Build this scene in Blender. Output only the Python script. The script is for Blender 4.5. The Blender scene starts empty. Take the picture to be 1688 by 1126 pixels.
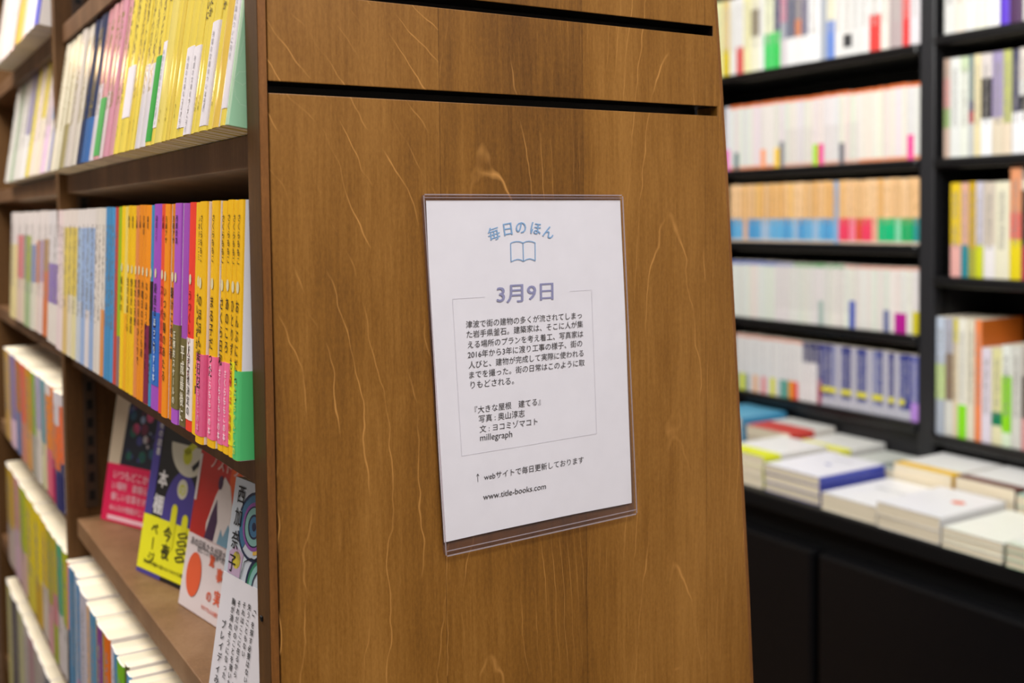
import bpy, bmesh, math, random
from mathutils import Matrix, Vector
random.seed(7)
SC = bpy.context.scene
COL = SC.collection
ZO = 1.40                       # height of the notice's top edge above the floor

# ---------------------------------------------------------------- camera, world, lights, exposure
cam_d = bpy.data.cameras.new('camera')
cam = bpy.data.objects.new('camera', cam_d); COL.objects.link(cam); SC.camera = cam
def cam_axes(rx, ry, rz):
    cz, sz, cx, sx, cy, sy = math.cos(rz), math.sin(rz), math.cos(rx), math.sin(rx), math.cos(ry), math.sin(ry)
    r = Vector((cz, sz, 0)); f = Vector((-sz, cz, 0)); u = Vector((0, 0, 1))
    f2 = cx*f + sx*u; u2 = -sx*f + cx*u
    return cy*r + sy*u2, -sy*r + cy*u2, f2
_r, _u, _f = cam_axes(-.04281, -.01158, -.55322)
M = Matrix((_r, _u, -_f)).transposed().to_4x4()
M.translation = Vector((-.2975, -.5800, -.00756 + ZO))
cam.matrix_world = M
cam_d.sensor_width = 36; cam_d.lens = 1755.93/1688*36
cam_d.shift_y = (430.24-563)/1688
cam_d.clip_start = .02
cam_d.dof.use_dof = True; cam_d.dof.focus_distance = .675; cam_d.dof.aperture_fstop = 5.7
cam_d.dof.aperture_blades = 9

SC.view_settings.view_transform = 'Standard'; SC.view_settings.look = 'None'
SC.view_settings.gamma = 1; SC.view_settings.use_curve_mapping = False
SC.view_settings.exposure = 0.55
w = bpy.data.worlds.new('world'); SC.world = w; w.use_nodes = True
w.node_tree.nodes['Background'].inputs[0].default_value = (.95, .93, 1, 1)
w.node_tree.nodes['Background'].inputs[1].default_value = .07

def area(name, loc, sx, sy, power, color, aim=None):
    d = bpy.data.lights.new(name, 'AREA'); d.shape = 'RECTANGLE'; d.size = sx; d.size_y = sy
    d.energy = power; d.color = color
    o = bpy.data.objects.new(name, d); COL.objects.link(o)
    o.location = (loc[0], loc[1], loc[2])
    if aim: o.rotation_euler = (Vector(aim)-Vector(loc)).to_track_quat('-Z', 'Y').to_euler()
    return o
area('ceiling_light_right_aisle', (.45, .9, 2.62), .7, 2.2, 54, (1, .985, .955), (1.5, .9, .7))
area('ceiling_light_front', (0, -1.25, 2.62), 1.6, .8, 29, (.985, .97, 1), (.05, -.5, 1.4))
area('ceiling_light_left_aisle', (-.95, .7, 2.68), .7, 2.4, 22.5, (1, .94, .87))
for p, e in (((-.74, 3.5, 2.15), .8), ((-.92, 4.9, 2.45), 1.4)):      # warm lamps further down the left aisle
    d = bpy.data.lights.new('pendant', 'POINT'); d.energy = e; d.color = (1, .66, .36); d.shadow_soft_size = .05
    o = bpy.data.objects.new('pendant', d); COL.objects.link(o); o.location = p

# ---------------------------------------------------------------- materials
def lin(h):
    h = h.lstrip('#'); c = [int(h[i:i+2], 16)/255 for i in (0, 2, 4)]
    return tuple(x/12.92 if x <= .04045 else ((x+.055)/1.055)**2.4 for x in c)
MATS = {}
def mat(h, rough=.45, ink=None, spec=.4, grain=0):
    key = (h, rough, ink, spec, grain)
    if key in MATS: return MATS[key]
    m = bpy.data.materials.new('paint'); m.use_nodes = True; nt = m.node_tree; b = nt.nodes['Principled BSDF']
    c = lin(h); b.inputs['Base Color'].default_value = (*c, 1); b.inputs['Roughness'].default_value = rough
    b.inputs['Specular IOR Level'].default_value = spec
    tc = nt.nodes.new('ShaderNodeTexCoord')
    n = nt.nodes.new('ShaderNodeTexNoise'); n.inputs['Scale'].default_value = 60; n.inputs['Detail'].default_value = 3
    nt.links.new(tc.outputs['Object'], n.inputs['Vector'])
    mx = nt.nodes.new('ShaderNodeMix'); mx.data_type = 'RGBA'
    mx.inputs['A'].default_value = (*[x*.95 for x in c], 1); mx.inputs['B'].default_value = (*[min(1, x*1.03) for x in c], 1)
    nt.links.new(n.outputs['Fac'], mx.inputs['Factor']); out = mx.outputs['Result']
    if ink:                                          # small print running down a spine
        mp = nt.nodes.new('ShaderNodeMapping'); mp.inputs['Scale'].default_value = (0, 420, 260)
        nt.links.new(tc.outputs['Object'], mp.inputs['Vector'])
        n2 = nt.nodes.new('ShaderNodeTexNoise'); n2.inputs['Scale'].default_value = 1; n2.inputs['Detail'].default_value = 1
        oi = nt.nodes.new('ShaderNodeObjectInfo'); ad = nt.nodes.new('ShaderNodeVectorMath'); ad.operation = 'ADD'
        sc = nt.nodes.new('ShaderNodeVectorMath'); sc.operation = 'SCALE'; sc.inputs['Scale'].default_value = 300
        nt.links.new(oi.outputs['Location'], sc.inputs[0])
        nt.links.new(mp.outputs[0], ad.inputs[0]); nt.links.new(sc.outputs[0], ad.inputs[1]); nt.links.new(ad.outputs[0], n2.inputs['Vector'])
        gt = nt.nodes.new('ShaderNodeMath'); gt.operation = 'GREATER_THAN'; gt.inputs[1].default_value = .52
        nt.links.new(n2.outputs['Fac'], gt.inputs[0])
        sep = nt.nodes.new('ShaderNodeSeparateXYZ'); nt.links.new(tc.outputs['Generated'], sep.inputs[0])
        cy = nt.nodes.new('ShaderNodeMath'); cy.operation = 'COMPARE'; cy.inputs[1].default_value = .5; cy.inputs[2].default_value = .22
        nt.links.new(sep.outputs['Y'], cy.inputs[0])
        cz = nt.nodes.new('ShaderNodeMath'); cz.operation = 'COMPARE'; cz.inputs[1].default_value = .6; cz.inputs[2].default_value = .3
        nt.links.new(sep.outputs['Z'], cz.inputs[0])
        a = nt.nodes.new('ShaderNodeMath'); a.operation = 'MULTIPLY'; nt.links.new(gt.outputs[0], a.inputs[0]); nt.links.new(cy.outputs[0], a.inputs[1])
        a2 = nt.nodes.new('ShaderNodeMath'); a2.operation = 'MULTIPLY'; nt.links.new(a.outputs[0], a2.inputs[0]); nt.links.new(cz.outputs[0], a2.inputs[1])
        m2 = nt.nodes.new('ShaderNodeMix'); m2.data_type = 'RGBA'; nt.links.new(a2.outputs[0], m2.inputs['Factor'])
        nt.links.new(out, m2.inputs['A']); m2.inputs['B'].default_value = (*lin(ink), 1); out = m2.outputs['Result']
    nt.links.new(out, b.inputs['Base Color'])
    MATS[key] = m; return m

def pages_mat():                                     # block of leaves: fine lines along the thickness
    m = bpy.data.materials.new('pages'); m.use_nodes = True; nt = m.node_tree; b = nt.nodes['Principled BSDF']
    tc = nt.nodes.new('ShaderNodeTexCoord'); mp = nt.nodes.new('ShaderNodeMapping'); mp.inputs['Scale'].default_value = (6, 1400, 6)
    n = nt.nodes.new('ShaderNodeTexNoise'); n.inputs['Scale'].default_value = 1; n.inputs['Detail'].default_value = 2
    nt.links.new(tc.outputs['Object'], mp.inputs['Vector']); nt.links.new(mp.outputs[0], n.inputs['Vector'])
    oi = nt.nodes.new('ShaderNodeObjectInfo')
    r = nt.nodes.new('ShaderNodeValToRGB'); r.color_ramp.elements[0].color = (*lin('d6cab0'), 1); r.color_ramp.elements[1].color = (*lin('ecdfc4'), 1)
    r.color_ramp.elements[0].position = .3; r.color_ramp.elements[1].position = .6
    nt.links.new(n.outputs['Fac'], r.inputs['Fac'])
    hs = nt.nodes.new('ShaderNodeHueSaturation'); mr = nt.nodes.new('ShaderNodeMapRange'); mr.inputs['To Min'].default_value = .85; mr.inputs['To Max'].default_value = 1.08
    nt.links.new(oi.outputs['Random'], mr.inputs['Value']); nt.links.new(mr.outputs[0], hs.inputs['Value'])
    nt.links.new(r.outputs[0], hs.inputs['Color']); nt.links.new(hs.outputs[0], b.inputs['Base Color']); b.inputs['Roughness'].default_value = .9
    return m
PAGES = pages_mat()

def wood(name, dark, mid, light, rough=.42, line=True, freq=34, veneer=True, spec=.35):
    m = bpy.data.materials.new(name); m.use_nodes = True; nt = m.node_tree; N = nt.nodes; L = nt.links; b = N['Principled BSDF']
    def node(t, **k):
        n = N.new(t)
        for a, v in k.items(): setattr(n, a, v)
        return n
    def math_(op, a, c, d=None):
        n = node('ShaderNodeMath', operation=op)
        for i, v in enumerate((a, c, d)):
            if v is None: continue
            if isinstance(v, (int, float)): n.inputs[i].default_value = v
            else: L.new(v, n.inputs[i])
        return n.outputs[0]
    def noise(sc, scale=1, detail=3, rough_=.5, vec=None, dist=0):
        mp = node('ShaderNodeMapping'); mp.inputs['Scale'].default_value = sc; L.new(vec or tc.outputs['Object'], mp.inputs['Vector'])
        n = node('ShaderNodeTexNoise'); n.inputs['Scale'].default_value = scale; n.inputs['Detail'].default_value = detail
        n.inputs['Roughness'].default_value = rough_; n.inputs['Distortion'].default_value = dist
        L.new(mp.outputs[0], n.inputs['Vector']); return n.outputs['Fac']
    tc = node('ShaderNodeTexCoord'); sep = node('ShaderNodeSeparateXYZ'); L.new(tc.outputs['Object'], sep.inputs[0])
    x, z = sep.outputs['X'], sep.outputs['Z']
    band = noise((22, 22, 1.2), 1, 4, .6); fibre = noise((420, 420, 26), 1, 3, .6); blot = noise((5, 5, 3.2), 1, 4, .6, dist=.4)
    f = math_('ADD', math_('MULTIPLY', band, .56), math_('ADD', math_('MULTIPLY', fibre, .24), math_('ADD', math_('MULTIPLY', blot, .34), math_('MULTIPLY', math_('SUBTRACT', noise((800, 800, 260), 1, 2, .7), .5), .22))))
    if veneer:                                         # leaves of veneer 0.107 m wide, each of its own tone and grain
        leaf = math_('FLOOR', math_('MULTIPLY', math_('ADD', x, .098), 1/.1075), 0)
        wn = node('ShaderNodeTexWhiteNoise', noise_dimensions='1D'); L.new(leaf, wn.inputs['W'])
        f = math_('ADD', f, math_('MULTIPLY', math_('SUBTRACT', wn.outputs['Value'], .5), .10))
        fr = math_('FRACT', math_('MULTIPLY', math_('ADD', x, .098), 1/.1075), 0)
        seam = math_('LESS_THAN', fr, .006)
        f = math_('SUBTRACT', f, math_('MULTIPLY', seam, .12))
    r = node('ShaderNodeValToRGB'); e = r.color_ramp.elements
    e[0].position = .33; e[0].color = (*dark, 1); e[1].position = .76; e[1].color = (*light, 1)
    q = e.new(.55); q.color = (*mid, 1)
    L.new(f, r.inputs['Fac']); col = r.outputs[0]
    if line:                                           # pale cathedral lines
        warp = noise((7, 7, 2.2), 1, 2); jit = noise((30, 30, 24), 1, 2, .5)
        if veneer:
            xl = math_('MULTIPLY', math_('SUBTRACT', fr, math_('ADD', math_('MULTIPLY', wn.outputs['Value'], .5), .25)), .1075)
            cath = math_('ADD', math_('MULTIPLY', math_('MULTIPLY', xl, xl), 1500), math_('MULTIPLY', z, 9))
            diag = math_('ADD', math_('MULTIPLY', x, 54), math_('MULTIPLY', math_('POWER', math_('MAXIMUM', math_('SUBTRACT', z, ZO-.16), 0), 2), 80))
            first = math_('LESS_THAN', x, .0095)
            ph = math_('ADD', math_('MULTIPLY', diag, first), math_('MULTIPLY', cath, math_('SUBTRACT', 1, first)))
        else: ph = math_('MULTIPLY', x, freq)
        ph = math_('ADD', math_('ADD', ph, math_('MULTIPLY', leaf, 3.37)) if veneer else ph, math_('ADD', math_('MULTIPLY', warp, 3.2), math_('MULTIPLY', jit, .95)))
        t = math_('ABSOLUTE', math_('SUBTRACT', math_('FRACT', ph, 0), .5), 0)
        ln = math_('SUBTRACT', 1, math_('MULTIPLY', t, 25)); ln = math_('MAXIMUM', ln, 0)
        gate = noise((26, 26, 9), 1, 3, .6); gate = math_('MULTIPLY', math_('MAXIMUM', math_('MULTIPLY', math_('SUBTRACT', gate, .47), 7), 0), .8); gate = math_('MINIMUM', gate, .8)
        mx = node('ShaderNodeMix', data_type='RGBA'); L.new(math_('MULTIPLY', ln, gate), mx.inputs['Factor'])
        L.new(col, mx.inputs['A']); mx.inputs['B'].default_value = (*[min(1, c*1.55+.02) for c in light], 1); col = mx.outputs['Result']
    L.new(col, b.inputs['Base Color']); b.inputs['Roughness'].default_value = rough; b.inputs['Specular IOR Level'].default_value = spec
    bp = node('ShaderNodeBump'); bp.inputs['Strength'].default_value = .12; bp.inputs['Distance'].default_value = .0006
    L.new(fibre, bp.inputs['Height']); L.new(bp.outputs[0], b.inputs['Normal'])
    return m
W_PANEL = wood('stained_birch', (.085, .031, .0038), (.245, .103, .0145), (.40, .187, .038))
W_EDGE = wood('stained_edge', (.10, .036, .007), (.22, .085, .018), (.36, .155, .04), line=False, veneer=False)
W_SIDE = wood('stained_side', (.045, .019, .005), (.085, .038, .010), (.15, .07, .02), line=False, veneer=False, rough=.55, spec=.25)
W_SHELF = wood('shelf_wood', (.055, .024, .009), (.12, .056, .022), (.20, .105, .05), line=False, veneer=False, rough=.5)
W_LEDGE = wood('ledge_wood', (.10, .048, .019), (.19, .098, .042), (.27, .155, .078), line=False, veneer=False, rough=.5)
W_SLOT_SHADE = wood('slot_shade', (.006, .003, .002), (.012, .006, .003), (.02, .01, .005), line=False, veneer=False)  # near-black wood colour standing in for the shade inside the slots
W_PALE = wood('pale_backing', (.30, .22, .14), (.40, .31, .21), (.5, .4, .28), line=False, veneer=False, rough=.6)
W_FLOOR = wood('floor_wood', (.06, .03, .015), (.13, .07, .035), (.22, .13, .07), line=False, veneer=False)
BLACK = mat('242427', .42, spec=.4); BOARD = mat('0e0e10', .3, spec=.5); BLACK2 = mat('0c0c0d', .5, spec=.3); METAL = mat('3c2c20', .45, spec=.4)

# ---------------------------------------------------------------- mesh helpers
def link(name, verts, faces, mats, mi=None, parent=None, smooth=False):
    me = bpy.data.meshes.new(name); me.from_pydata([tuple(v) for v in verts], [], faces)
    for m in (mats if isinstance(mats, (list, tuple)) else [mats]): me.materials.append(m)
    if mi: me.polygons.foreach_set('material_index', mi)
    if smooth: me.polygons.foreach_set('use_smooth', [True]*len(faces))
    me.update(); o = bpy.data.objects.new(name, me); COL.objects.link(o)
    if parent:
        o.parent = parent
        if parent.type == 'EMPTY': o.location = -parent.location      # shapes are given in room coordinates
    return o
BOXF = [(0, 3, 2, 1), (4, 5, 6, 7), (0, 1, 5, 4), (1, 2, 6, 5), (2, 3, 7, 6), (3, 0, 4, 7)]
def boxv(a, b):
    (x0, y0, z0), (x1, y1, z1) = a, b
    return [(x0, y0, z0), (x1, y0, z0), (x1, y1, z0), (x0, y1, z0), (x0, y0, z1), (x1, y0, z1), (x1, y1, z1), (x0, y1, z1)]
def box(name, a, b, m, parent=None, bevel=0, shear=0):
    """a box between two corners; shear leans the top of an inclined board: z falls by shear*(x-x0)"""
    v = [(x, y, z-shear*(x-a[0])) for x, y, z in boxv(a, b)]
    if not bevel: return link(name, v, BOXF, m, parent=parent)
    bm = bmesh.new(); vs = [bm.verts.new(p) for p in v]
    for f in BOXF: bm.faces.new([vs[i] for i in f])
    bmesh.ops.bevel(bm, geom=bm.edges[:], offset=bevel, segments=2, affect='EDGES', profile=.5)
    me = bpy.data.meshes.new(name); bm.to_mesh(me); bm.free(); me.materials.append(m)
    o = bpy.data.objects.new(name, me); COL.objects.link(o)
    if parent:
        o.parent = parent
        if parent.type == 'EMPTY': o.location = -parent.location
    return o
def prism(name, pts, y0, y1, m, parent=None):
    """pts: outline in (x,z), extruded from y0 to y1"""
    n = len(pts); v = [(x, y0, z) for x, z in pts]+[(x, y1, z) for x, z in pts]
    f = [tuple(range(n)), tuple(range(2*n-1, n-1, -1))]+[(i, i+n, (i+1) % n+n, (i+1) % n) for i in range(n)]
    o = link(name, v, f, m, parent=parent)
    bm = bmesh.new(); bm.from_mesh(o.data); bmesh.ops.recalc_face_normals(bm, faces=bm.faces[:]); bm.to_mesh(o.data); bm.free()
    return o
def empty(name, loc, label, cat, group=None):
    o = bpy.data.objects.new(name, None); o.empty_display_size = .02; COL.objects.link(o); o.location = loc
    o['label'] = label; o['category'] = cat
    if group: o['group'] = group
    return o
def tag(o, label, cat, group=None):
    o['label'] = label; o['category'] = cat
    if group: o['group'] = group
    return o
def struct(o): o['kind'] = 'structure'; return o

# ---------------------------------------------------------------- lettering (Blender's own built-in font)
TXT = {}
def glyphs(s, offset=0.0, res=3):
    key = (s, offset)
    if key in TXT: return TXT[key]
    cu = bpy.data.curves.new('lettering', 'FONT'); cu.body = s; cu.size = 1; cu.resolution_u = res; cu.offset = offset
    ob = bpy.data.objects.new('lettering', cu); COL.objects.link(ob)
    dg = bpy.context.evaluated_depsgraph_get(); me = bpy.data.meshes.new_from_object(ob.evaluated_get(dg))
    v = [(p.co.x, p.co.y) for p in me.vertices]; f = [tuple(p.vertices) for p in me.polygons]
    bpy.data.objects.remove(ob); bpy.data.curves.remove(cu); bpy.data.meshes.remove(me)
    TXT[key] = (v, f); return TXT[key]
def bounds(v): return min(p[0] for p in v), min(p[1] for p in v), max(p[0] for p in v), max(p[1] for p in v)
def strike(v, f, o):
    V, F = [], []
    for dx, dy in ((-o, -o*.5), (o, -o*.5), (o, o*.5), (-o, o*.5)):
        n = len(V); V += [(x+dx, y+dy, .00003*(n//len(v))) for x, y in v]; F += [tuple(i+n for i in q) for q in f]
    return V, F
class Ink:
    """collects flat print in a 2-D frame (origin O, axes ex, ey in the parent's space)"""
    def __init__(s, O, ex, ey): s.O, s.ex, s.ey = Vector(O), Vector(ex), Vector(ey); s.v = []; s.f = []
    def add(s, v, f):
        n = len(s.v); N = s.ex.cross(s.ey); s.v += [s.O+s.ex*p[0]+s.ey*p[1]+(N*p[2] if len(p) > 2 else Vector()) for p in v]; s.f += [tuple(i+n for i in q) for q in f]
    def poly(s, pts): s.add(pts, [tuple(range(len(pts)))])
    def stroke(s, pts, wd):
        for (a, b), (c, d) in zip(pts, pts[1:]):
            l = math.hypot(c-a, d-b) or 1; nx, ny = -(d-b)/l*wd/2, (c-a)/l*wd/2
            s.poly([(a-nx, b-ny), (c-nx, d-ny), (c+nx, d+ny), (a+nx, b+ny)])
    def line(s, st, x, y, width, off=0, h=None, ang=0):
        """text line, lower ink bound's frame: x,y = left end of the baseline, width of the ink"""
        v, f = glyphs(st)
        if not v: return
        if off: v, f = strike(v, f, off)
        x0, y0, x1, y1 = bounds(v); k = width/(x1-x0); kh = h/(y1-y0) if h else k; c, sn = math.cos(ang), math.sin(ang)
        s.add([(x+c*(p[0]-x0)*k-sn*(p[1])*kh, y+sn*(p[0]-x0)*k+c*p[1]*kh, *p[2:]) for p in v], f)
    def char(s, ch, cx, cy, size, ang=0, off=0, sx=1):
        v, f = glyphs(ch)
        if not v: return
        if off: v, f = strike(v, f, off)
        c, sn = math.cos(ang), math.sin(ang)
        if ch in 'ー…—（）「」': c, sn = math.cos(ang-math.pi/2), math.sin(ang-math.pi/2); 
        v2 = [((p[0]-.5)*size, (p[1]-.38)*size, *p[2:]) for p in v]
        s.add([(cx+(c*p[0]-sn*p[1])*sx, cy+sn*p[0]+c*p[1], *p[2:]) for p in v2], f)
    def column(s, st, cx, top, size, pitch=1.05, off=0, sx=1):
        y = top-size*.5
        for ch in st:
            if ch != ' ': s.char(ch, cx, y, size, off=off, sx=sx)
            y -= size*pitch
    def build(s, name, m, parent): 
        if s.v: return link(name, s.v, s.f, m, parent=parent)
def circle(cx, cy, r, n=20, ry=None, a0=0, a1=2*math.pi):
    return [(cx+r*math.cos(a0+(a1-a0)*i/n), cy+(ry or r)*math.sin(a0+(a1-a0)*i/n)) for i in range(n+(0 if a1-a0 > 6.2 else 1))]

# ---------------------------------------------------------------- one book: cover, page block, paper band, print
BULGE = .025
def profile(t, d, r, grow=0.0):
    h = t/2+grow; o = -grow
    b = BULGE*t
    return [(d, h), (r, h), (o+r*.3, h-r*.25), (o, h-r), (o-b*.75, h*.5), (o-b, 0), (o-b*.75, -h*.5), (o, -h+r), (o+r*.3, -h+r*.25), (r, -h), (d, -h)]
def ushell(name, t, d, zs, th, mats, mi_of, parent=None, grow=0.0):
    r = min(.0015, t*.3); out = profile(t, d, r, grow); inn = [(min(max(x, grow*-1+th), d) if abs(x-d) > 1e-9 else d, (abs(y)-th)*(1 if y > 0 else -1)) for x, y in out]
    inn = [(x if x == d else max(x, th-grow), y) for x, y in inn]
    sm = []
    n = len(out); V = []; F = []; MI = []
    for z in zs: V += [(x, y, z) for x, y in out]+[(x, y, z) for x, y in inn]
    for k in range(len(zs)-1):
        a, b = k*2*n, (k+1)*2*n
        for i in range(n-1):
            spine = 1 <= i <= n-3
            sm.append(len(F)); F.append((a+i, b+i, b+i+1, a+i+1)); MI.append(mi_of(k, spine))
            F.append((a+n+i, a+n+i+1, b+n+i+1, b+n+i)); MI.append(mi_of(k, None))
        for i in (0, n-1): 
            F.append((a+i, a+n+i, b+n+i, b+i)); MI.append(mi_of(k, None))
    for a, k in ((0, 0), ((len(zs)-1)*2*n, len(zs)-2)):
        for i in range(n-1): F.append((a+i, a+i+1, a+n+i+1, a+n+i)); MI.append(mi_of(k, None))
    ob = link(name, V, F, mats, MI, parent)
    return ob
def book(mtx, t, d, h, segs, side=None, band=None, label=None, group=None, rough=.4, ink=None, name='book', hard=0, page_in=.0002, cat='book', edge=False):
    """local frame: x from the spine into the depth, y thickness (front cover at +t/2), z up.
       segs: [(top fraction, colour)] for the spine from below; side: colour of the covers; band: (z0, z1, colour)"""
    cols = []; 
    for _, c in segs:
        if c not in cols: cols.append(c)
    side = side or segs[-1][1]
    mats = [mat(c, rough, ink) for c in cols]+[mat(side, rough)]
    zs = [0]+[f*h for f, _ in segs]
    seg_i = [cols.index(c) for _, c in segs]; same = side == 'same'
    root = ushell(name, t, d, zs, .0006 if not hard else .0018, mats, lambda k, sp: seg_i[k] if sp or (sp is None and edge) else len(cols))
    root.matrix_world = mtx
    tag(root, label, cat, group)
    e = .0006 if not hard else .0022
    link('page_block', boxv((e, -t/2+e, page_in+hard*.003), (d-.0005-hard*.004, t/2-e, h-page_in-hard*.003)), BOXF, PAGES, parent=root)
    if JOIN is not None: JOIN.append(root); return root
    if band:
        z0, z1, c = band[:3]
        ushell('paper_band', t, d-.0003, [z0, z1], .0003, [mat(c, .5, band[3] if len(band) > 3 else None)], lambda k, sp: 0, root, grow=.00025)
    return root
def stand(x, yc, z, tilt=0.0, lean=0.0):
    """a book standing on a shelf with its spine towards -x; tilt leans the top back into the shelf, lean sideways"""
    return Matrix.Translation((x, yc, z+ZO)) @ Matrix.Rotation(tilt, 4, 'Y') @ Matrix.Rotation(lean, 4, 'X')
JOIN = None
ORD = 'first second third fourth fifth sixth seventh eighth ninth tenth eleventh twelfth thirteenth fourteenth fifteenth sixteenth seventeenth eighteenth nineteenth twentieth'.split()
TENS = {2: 'twenty', 3: 'thirty', 4: 'forty', 5: 'fifty'}
def ordw(i):
    i += 1
    if i <= 20: return ORD[i-1]
    return (TENS[i//10]+'-'+ORD[i % 10-1]) if i % 10 else {3: 'thirtieth', 4: 'fortieth', 5: 'fiftieth'}[i//10]
def label_row(descs, where, landmark):
    cnt = {}; out = []
    for q in descs: cnt[q] = cnt.get(q, 0)+1
    seen = {}
    for q in descs:
        k = seen.get(q, 0); seen[q] = k+1
        out.append(f'{q}, {where}' if cnt[q] == 1 else f'{ordw(k)} {q} from {landmark}, {where}')
    return out

# spine print in a book's local frame
def spine_ink(t): return Ink((-.0003-BULGE*t, 0, 0), (0, -1, 0), (0, 0, 1))
def spine_ink_b(t): return Ink((-.0006-BULGE*t, 0, 0), (0, -1, 0), (0, 0, 1))

# ================================================================= the room
def slab(name, a, b, m): return struct(box(name, a, b, m))
floor = slab('floor', (-2.2, -3.0, -.05), (2.2, 7.1, 0), W_FLOOR)
slab('ceiling', (-2.2, -3.0, 2.75), (2.2, 7.1, 2.85), mat('e8e6e2', .8))
WALL = mat('dcdad6', .8)
slab('wall_right', (2.12, -3.0, 0), (2.2, 7.1, 2.75), WALL); slab('wall_left', (-2.2, -3.0, 0), (-2.12, 7.1, 2.75), WALL)
slab('wall_back', (-2.12, 7.0, 0), (2.12, 7.1, 2.75), WALL); slab('wall_front', (-2.12, -3.0, 0), (2.12, -2.9, 2.75), WALL)

# ================================================================= wooden bookcase
BC = empty('bookcase', (.07, .7, 0), 'tall stained-wood bookcase whose slotted end panel carries the paper notice', 'bookcase')
xr = [(-1.39, .322), (-.80, .298), (-.3637, .2719), (-.2856, .2677), (-.1376, .2577), (.0256, .2471), (.1156, .2401), (.1457, .2373), (.24, .2295), (.40, .214), (.62, .19)]
def xright(z):
    for (a, xa), (b, xb) in zip(xr, xr[1:]):
        if a <= z <= b: return xa+(xb-xa)*(z-a)/(b-a)
    return xr[-1][1]
def off(p): return [(x, z+ZO) for x, z in p]
EB = .0030
slots = [(.0625, .0690, .2368), (.1195, .1263, .2325), (.1765, .1832, .2265), (.2335, .2402, .221)]
pts = [(x-EB, z) for z, x in xr]
left = [(-.0979, .62)]
for z0, z1, xe in reversed(slots): left += [(-.0979, z1), (xe, z1+.0002), (xe, z0), (-.0979, z0)]
left += [(-.0979, -1.39)]
pan = prism('end_panel', off(pts+left), 0, .022, W_PANEL, BC)
pan.data.materials.append(W_SLOT_SHADE)
for p in pan.data.polygons:                         # the slots' shade is painted near black onto their cut faces
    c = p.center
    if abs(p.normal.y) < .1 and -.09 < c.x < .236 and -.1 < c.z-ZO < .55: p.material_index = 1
bv = pan.modifiers.new('soft_edges', 'BEVEL'); bv.width = .0006; bv.segments = 2; bv.limit_method = 'ANGLE'
prism('edge_band', off([(x-EB+.0002, z) for z, x in xr]+[(x, z) for z, x in reversed(xr)]), .0008, .022, W_EDGE, BC)
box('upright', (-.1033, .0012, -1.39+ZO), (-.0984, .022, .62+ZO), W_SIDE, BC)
box('edge_band', (-.1031, .0001, -1.39+ZO), (-.0984, .0012, .62+ZO), W_EDGE, BC, bevel=.0004)
box('panel_backing', (.205, .0222, -1.36+ZO), (.2348, .0262, .140+ZO), W_SLOT_SHADE, BC)  # backing behind the slots, its colour carries their shade
box('panel_backing', (-.0975, .0222, -1.36+ZO), (.205, .0262, .60+ZO), W_SLOT_SHADE, BC)
# uprights beyond the first
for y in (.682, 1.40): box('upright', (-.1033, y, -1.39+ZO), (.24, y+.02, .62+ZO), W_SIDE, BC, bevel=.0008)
box('back_panel', (.002, .0264, -1.39+ZO), (.010, 1.40, .62+ZO), W_SHELF, BC)
TILT = math.radians(9); TM = math.radians(2.6); tn = math.tan
def shelf(z, y0, y1, tilt, x0=-.095): box('shelf_board', (x0, y0, z-.02+ZO), (.0015, y1, z+ZO), W_SHELF, BC, bevel=.0008, shear=tn(tilt))
BAYS = [(.0264, .6818), (.7022, 1.3995)]
for y0, y1 in BAYS:
    shelf(.400, y0, y1, TILT); shelf(.207, y0, y1, TILT); shelf(.0425, y0, y1, TILT)
    shelf(-.1489, y0, y1, TM); box('shelf_board', (-.095, y0, -.361+ZO), (.0015, y1, -.341+ZO), W_LEDGE, BC, bevel=.0008); shelf(-.538, y0, y1, 0, -.1)
    shelf(-.745, y0, y1, 0, -.1); shelf(-.955, y0, y1, 0, -.1); shelf(-1.17, y0, y1, 0, -.1)
    box('plinth', (-.09, y0, -1.39+ZO), (-.07, y1, -1.3+ZO), W_SHELF, BC)
    for z in (.30, .05, -.2, -.45, -.72, -1.0):        # shelves of the other side
        box('shelf_board', (.0105, y0, z-.02+ZO), (.18 if z > -.1 else .21, y1, z+ZO), W_SHELF, BC)
prism('display_panel', off([(-.030, -.3405), (-.024, -.3405), (.0015, -.172), (-.0045, -.172)]), .0275, .676, W_PALE, BC)
# slotted metal track on the upright
tr = box('shelf_track', (-.085, .6798, -.33+ZO), (-.072, .6818, .30+ZO), METAL, BC)
V = []; F = []
for k in range(30):
    z = -.322+k*.0205+ZO; n = len(V); V += boxv((-.0815, .6793, z), (-.0755, .6797, z+.011)); F += [tuple(i+n for i in q) for q in BOXF]
o = link('track_slots', V, F, BLACK2, parent=tr); o['kind'] = 'stuff'
box('shelf_pin', (-.1045, .0125, -.2405+ZO), (-.1033, .0155, -.2375+ZO), BLACK2, BC, bevel=.0004)

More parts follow.
